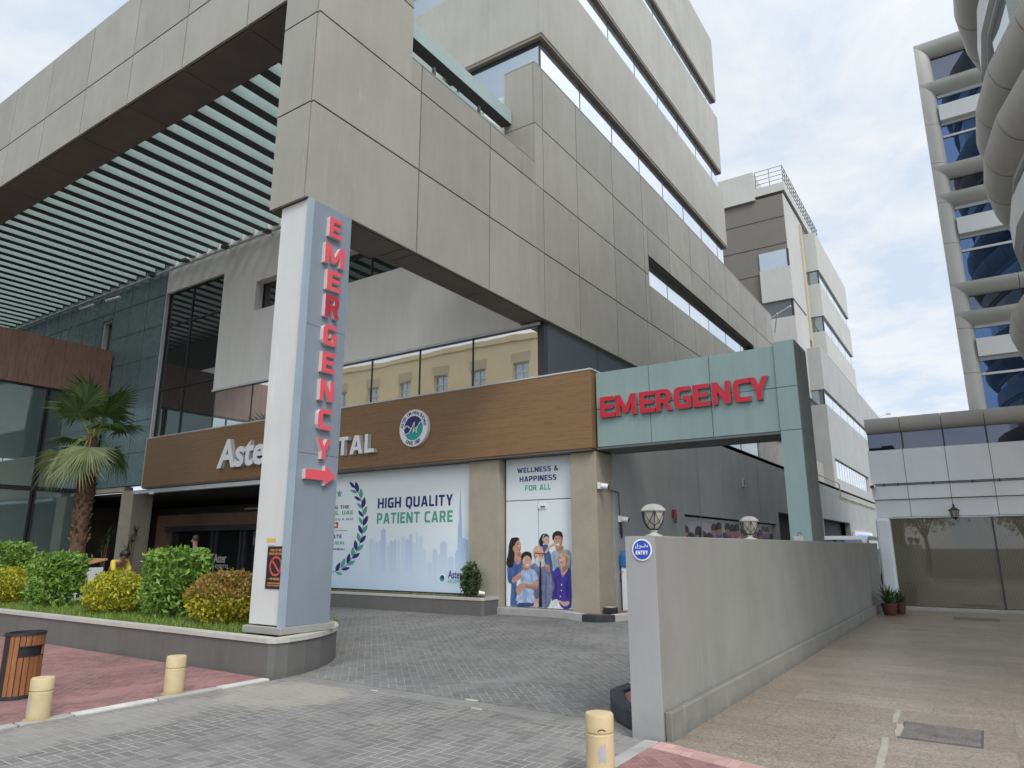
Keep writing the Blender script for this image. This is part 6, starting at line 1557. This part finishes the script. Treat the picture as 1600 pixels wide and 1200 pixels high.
def skeleton(head, neck, chest, pelvis, sh, elb, wri, hip, kne, ank, toe):
    J = dict(pelvis=pelvis, belly=tuple((np.array(pelvis)*.55+np.array(chest)*.45)), chest=chest, neck=neck, chin=tuple(np.array(neck)*.35+np.array(head)*.65), head=head, crown=tuple(np.array(head)+(np.array(head)-np.array(neck))*.42))
    E = [('pelvis', 'belly'), ('belly', 'chest'), ('chest', 'neck'), ('neck', 'chin'), ('chin', 'head'), ('head', 'crown')]
    Rd = dict(pelvis=(.15, .115), belly=(.14, .105), chest=(.16, .12), neck=.055, chin=.072, head=.092, crown=.06)
    for s in 'lr':
        k = -1 if s == 'l' else 1
        for nm, p, r_ in (('sh', sh, .062), ('elb', elb, .045), ('wri', wri, .03)): J[s+nm] = p[0] if s == 'l' else p[1]; Rd[s+nm] = r_
        for nm, p, r_ in (('hip', hip, .09), ('kne', kne, .06), ('ank', ank, .042), ('toe', toe, .035)): J[s+nm] = p[0] if s == 'l' else p[1]; Rd[s+nm] = r_
        w_ = np.array(J[s+'wri']); e_ = np.array(J[s+'elb']); d = (w_-e_)/np.linalg.norm(w_-e_); sd = np.array((0, 1., 0))
        J[s+'palm'] = tuple(w_+d*.08); Rd[s+'palm'] = (.04, .018)
        E += [('chest', s+'sh'), (s+'sh', s+'elb'), (s+'elb', s+'wri'), (s+'wri', s+'palm'), ('pelvis', s+'hip'), (s+'hip', s+'kne'), (s+'kne', s+'ank'), (s+'ank', s+'toe')]
        for f_, (o_, ln) in enumerate(((-.03, .075), (-.01, .085), (.01, .08), (.03, .065))):
            J[f'{s}f{f_}a'] = tuple(w_+d*(.08+ln*.55)+sd*o_); J[f'{s}f{f_}b'] = tuple(w_+d*(.08+ln)+sd*o_+np.array((-k*.02, 0, 0))); Rd[f'{s}f{f_}a'] = .009; Rd[f'{s}f{f_}b'] = .008
            E += [(s+'palm', f'{s}f{f_}a'), (f'{s}f{f_}a', f'{s}f{f_}b')]
        J[s+'th'] = tuple(w_+d*.07+sd*-.055); Rd[s+'th'] = .010; E += [(s+'wri', s+'th')]
    return J, E, Rd
def head_bits(t, loc, head, face_dir, hairmat='hair', cover=.62, rad=1.):
    h = Vector(loc)+Vector(head); fd = Vector(face_dir).normalized(); sd = fd.cross(Vector((0, 0, 1))).normalized()
    f = MB(); V = []; n, mrows = 18, 8
    up = sd.cross(fd)
    for i in range(mrows+1):
        th = math.pi*cover*i/mrows
        for k in range(n):
            a = 2*math.pi*k/n; cut = 1. if math.cos(a) < .35 else .72
            tt = min(th, math.pi*cover*cut*(.62 if math.cos(a) > .5 else 1)); V.append(h+up*(.125*rad*math.cos(tt)+.03)+(fd*math.cos(a)*.105+sd*math.sin(a)*.095)*rad*math.sin(tt)-fd*.012)
    f.add(V, [(i*n+k, i*n+(k+1) % n, (i+1)*n+(k+1) % n, (i+1)*n+k) for i in range(mrows) for k in range(n)]); f.build('hair', hairmat, t, smooth=True)
    f = MB()
    for s in (-1, 1): f.lathe(h+fd*.088+sd*s*.033+up*.012, [(.002, -.008), (.011, 0), (.002, .008)], 8)
    f.build('eyes', 'cloth_black', t)
    f = MB(); b = h+fd*.088-up*.02; f.add([b+up*.035, b-sd*.016-up*.01, b+sd*.016-up*.01, b+fd*.03-up*.005], [(0, 1, 3), (0, 3, 2), (1, 2, 3)]); f.build('nose', 'skin', t)
    f = MB(); b = h+fd*.086-up*.058; f.add([b-sd*.025, b+sd*.025, b+sd*.02-up*.01+fd*.004, b-sd*.02-up*.01+fd*.004], [(0, 1, 2, 3)]); f.build('mouth', 'p_lip', t)
p = at(306, 843, 'Y', 11.6); zf = gz(11.6)
J, E_, Rd = skeleton((0, -.02, 1.70-.04), (0, .0, 1.48), (0, .01, 1.27), (0, 0, .95), [(-.19, 0, 1.40), (.19, 0, 1.40)], [(-.25, .02, 1.12), (.25, .0, 1.12)], [(-.24, -.10, .88), (.22, -.12, .9)], [(-.09, 0, .88), (.09, 0, .88)], [(-.10, -.02, .48), (.11, -.02, .48)], [(-.1, .02, .08), (.12, .02, .08)], [(-.11, -.14, .03), (.13, -.14, .03)])
loc = (p.x, 11.6, max(zf, p.z-1.68))
ped = person('person', 'person with dark hair in a pale blue shirt standing behind the green shrub', J, E_, Rd, loc, [
    ('shirt', [('chest', 'belly'), ('belly', 'pelvis'), ('chest', 'lsh'), ('lsh', 'lelb'), ('chest', 'rsh'), ('rsh', 'relb')], .014, 'shirt_blue'),
    ('trousers', [('pelvis', 'lhip'), ('lhip', 'lkne'), ('lkne', 'lank'), ('pelvis', 'rhip'), ('rhip', 'rkne'), ('rkne', 'rank')], .016, 'trousers')])
head_bits(ped, loc, J['head'], (-.8, -.6, 0))
p = at(194, 868, 'Y', 10.3); zf = gz(10.3)
loc = (p.x-.28, 10.3, zf); hz_ = p.z-zf
J, E_, Rd = skeleton((.34, -.03, hz_), (.24, 0, hz_-.14), (.08, 0, hz_-.22), (-.22, 0, .92), [(.12, -.19, hz_-.17), (.12, .19, hz_-.17)], [(.25, -.22, hz_-.42), (.25, .22, hz_-.42)], [(.42, -.15, hz_-.5), (.42, .12, hz_-.5)], [(-.2, -.09, .88), (-.2, .09, .88)], [(-.12, -.1, .47), (-.12, .1, .47)], [(-.2, -.1, .08), (-.2, .1, .08)], [(-.06, -.1, .03), (-.06, .1, .03)])
ped2 = person('person', 'person in a yellow and black jacket bending over beside the desk', J, E_, Rd, loc, [
    ('jacket', [('chest', 'belly'), ('belly', 'pelvis'), ('chest', 'lsh'), ('lsh', 'lelb'), ('chest', 'rsh'), ('rsh', 'relb')], .016, 'vest_yellow'),
    ('trousers', [('pelvis', 'lhip'), ('lhip', 'lkne'), ('lkne', 'lank'), ('pelvis', 'rhip'), ('rhip', 'rkne'), ('rkne', 'rank')], .016, 'cloth_black'),
    ('backpack_panel', [('belly', 'pelvis')], .03, 'cloth_black')])
head_bits(ped2, loc, J['head'], (.55, .15, -.8), cover=.85, rad=1.2)
DK = thing('reception_desk', 'pale gray standing desk with sloping wooden top behind the shrubs', 'desk', (-18.6, 9.15, .07))
f = MB(); f.box(-19.95, -18.85, 8.85, 9.45, .07, 1.18); f.build('desk_body', 'lightgray', DK, bevel=.01)
f = MB(); f.add([(-20.02, 8.78, 1.19), (-18.80, 8.78, 1.19), (-18.80, 9.5, 1.36), (-20.02, 9.5, 1.36), (-20.02, 8.78, 1.23), (-18.80, 8.78, 1.23), (-18.80, 9.5, 1.40), (-20.02, 9.5, 1.40)], [(3, 2, 1, 0), (4, 5, 6, 7), (0, 1, 5, 4), (1, 2, 6, 5), (2, 3, 7, 6), (3, 0, 4, 7)]); f.build('desk_top', 'desk_wood', DK)
f = MB(); f.box(-20.0, -18.83, 8.82, 9.47, .07, .16); f.build('desk_base', 'desk_wood', DK)

# ------------------------------------------------------------------ across the street (seen in the glass)
SB = thing('street_building', 'beige apartment building across the street, mirrored in the hospital glazing', 'building', (-35, -24, 0))
M['street_beige'] = surf('street_beige', (.80, .64, .37), .85, .06, .5, streak=.05)
M['street_niche'] = surf('street_niche', (.55, .45, .28), .85, .06, .5)
Y0 = -22.0
holes = []
for fl in range(4):
    for k in range(9):
        x = -64.5+k*4.5; holes.append((x, x+1.7, 2.9+fl*3.9+.3, 5.6+fl*3.9+.3))
rc = [(-66, -25, 0, 19.6)]
for h in holes:
    nn = []
    for r_ in rc: nn += sub([r_], h)
    rc = nn
f = MB()
for r_ in rc: f.box(r_[0], r_[1], Y0-.5, Y0, r_[2], r_[3])
f.box(-66.5, -24.5, Y0-.6, Y0+.15, 19.6, 20.1); f.build('wall', 'street_beige', SB)
f = MB(); f.box(-66, -25, Y0-14, Y0-.55, 0, 19.5); f.build('core', 'street_niche', SB)
for fl in range(4):
    g = MB(); w_ = MB()
    for h in holes[fl*9:(fl+1)*9]:
        g.box(h[0]+.05, h[1]-.05, Y0-.4, Y0-.38, h[2]+.05, h[3]-.05)
        for z in (h[2], (h[2]*.35+h[3]*.65), h[3]-.08): w_.box(h[0], h[1], Y0-.38, Y0-.30, z, z+.08)
        for x in (h[0], (h[0]+h[1])/2-.04, h[1]-.08): w_.box(x, x+.08, Y0-.379, Y0-.301, h[2]+.081, h[3]-.081)
    o = g.build('windows', 'glass_window', SB); kid(w_.build('window_frames', 'alu'), o)
f = MB()
for fl in (2, 3):
    for x0 in (-58.5, -50):
        f.box(x0, x0+5.2, Y0, Y0+1.3, 2.9+fl*3.9, 3.15+fl*3.9); f.box(x0, x0+5.2, Y0+1.2, Y0+1.3, 3.2+fl*3.9, 3.6+fl*3.9)
        for k in range(14): f.box(x0+.1+k*.38, x0+.14+k*.38, Y0+1.23, Y0+1.27, 3.6+fl*3.9, 4.1+fl*3.9)
        f.box(x0, x0+5.2, Y0+1.22, Y0+1.28, 4.1+fl*3.9, 4.16+fl*3.9)
split_build(f, 'balcony', 'street_beige', SB)
f = MB()
for fl in range(4):
    for k in range(9): x = -64.5+k*4.5; f.box(x-.15, x+1.85, Y0-.02, Y0+.012, 5.62+fl*3.9+.3, 6.5+fl*3.9+.3)
split_build(f, 'window_niche', 'street_niche', SB)
for (x, y, lab, sd) in ((-3.5, -12.5, 'bushy street tree across the road, mirrored left in the glass doors', 1), (2.2, -13.5, 'bushy street tree across the road, mirrored right in the glass doors', 2), (8.5, -12.5, 'bushy street tree across the road, beyond the others', 3)):
    t = thing('street_tree', lab, 'tree', (x, y, -.05), 'street trees across the road'); r = np.random.default_rng(sd+50)
    f = MB(); f.tube([(x, y, -.05), (x+.1, y, 1.2), (x, y+.1, 2.4)], [.18, .14, .11], 10)
    lb = []
    for k in range(7):
        a = k*.9+sd; e = np.array((x+1.3*math.cos(a), y+1.3*math.sin(a), 3.6+r.uniform(0, 1.2))); lb.append(e); f.tube([(x, y+.1, 2.2), (np.array((x, y, 2.6))+e)/2+np.array((0, 0, .2)), e], [.08, .05, .02], 6)
    f.build('trunk', 'stem', t)
    P = np.concatenate([e+r.normal(size=(420, 3))*np.array((.62, .62, .5)) for e in lb+[np.array((x, y, 4.6))]])
    leaf_cloud('crown', P, np.zeros_like(P), .22, .5, 'leaf_dark', t, r)
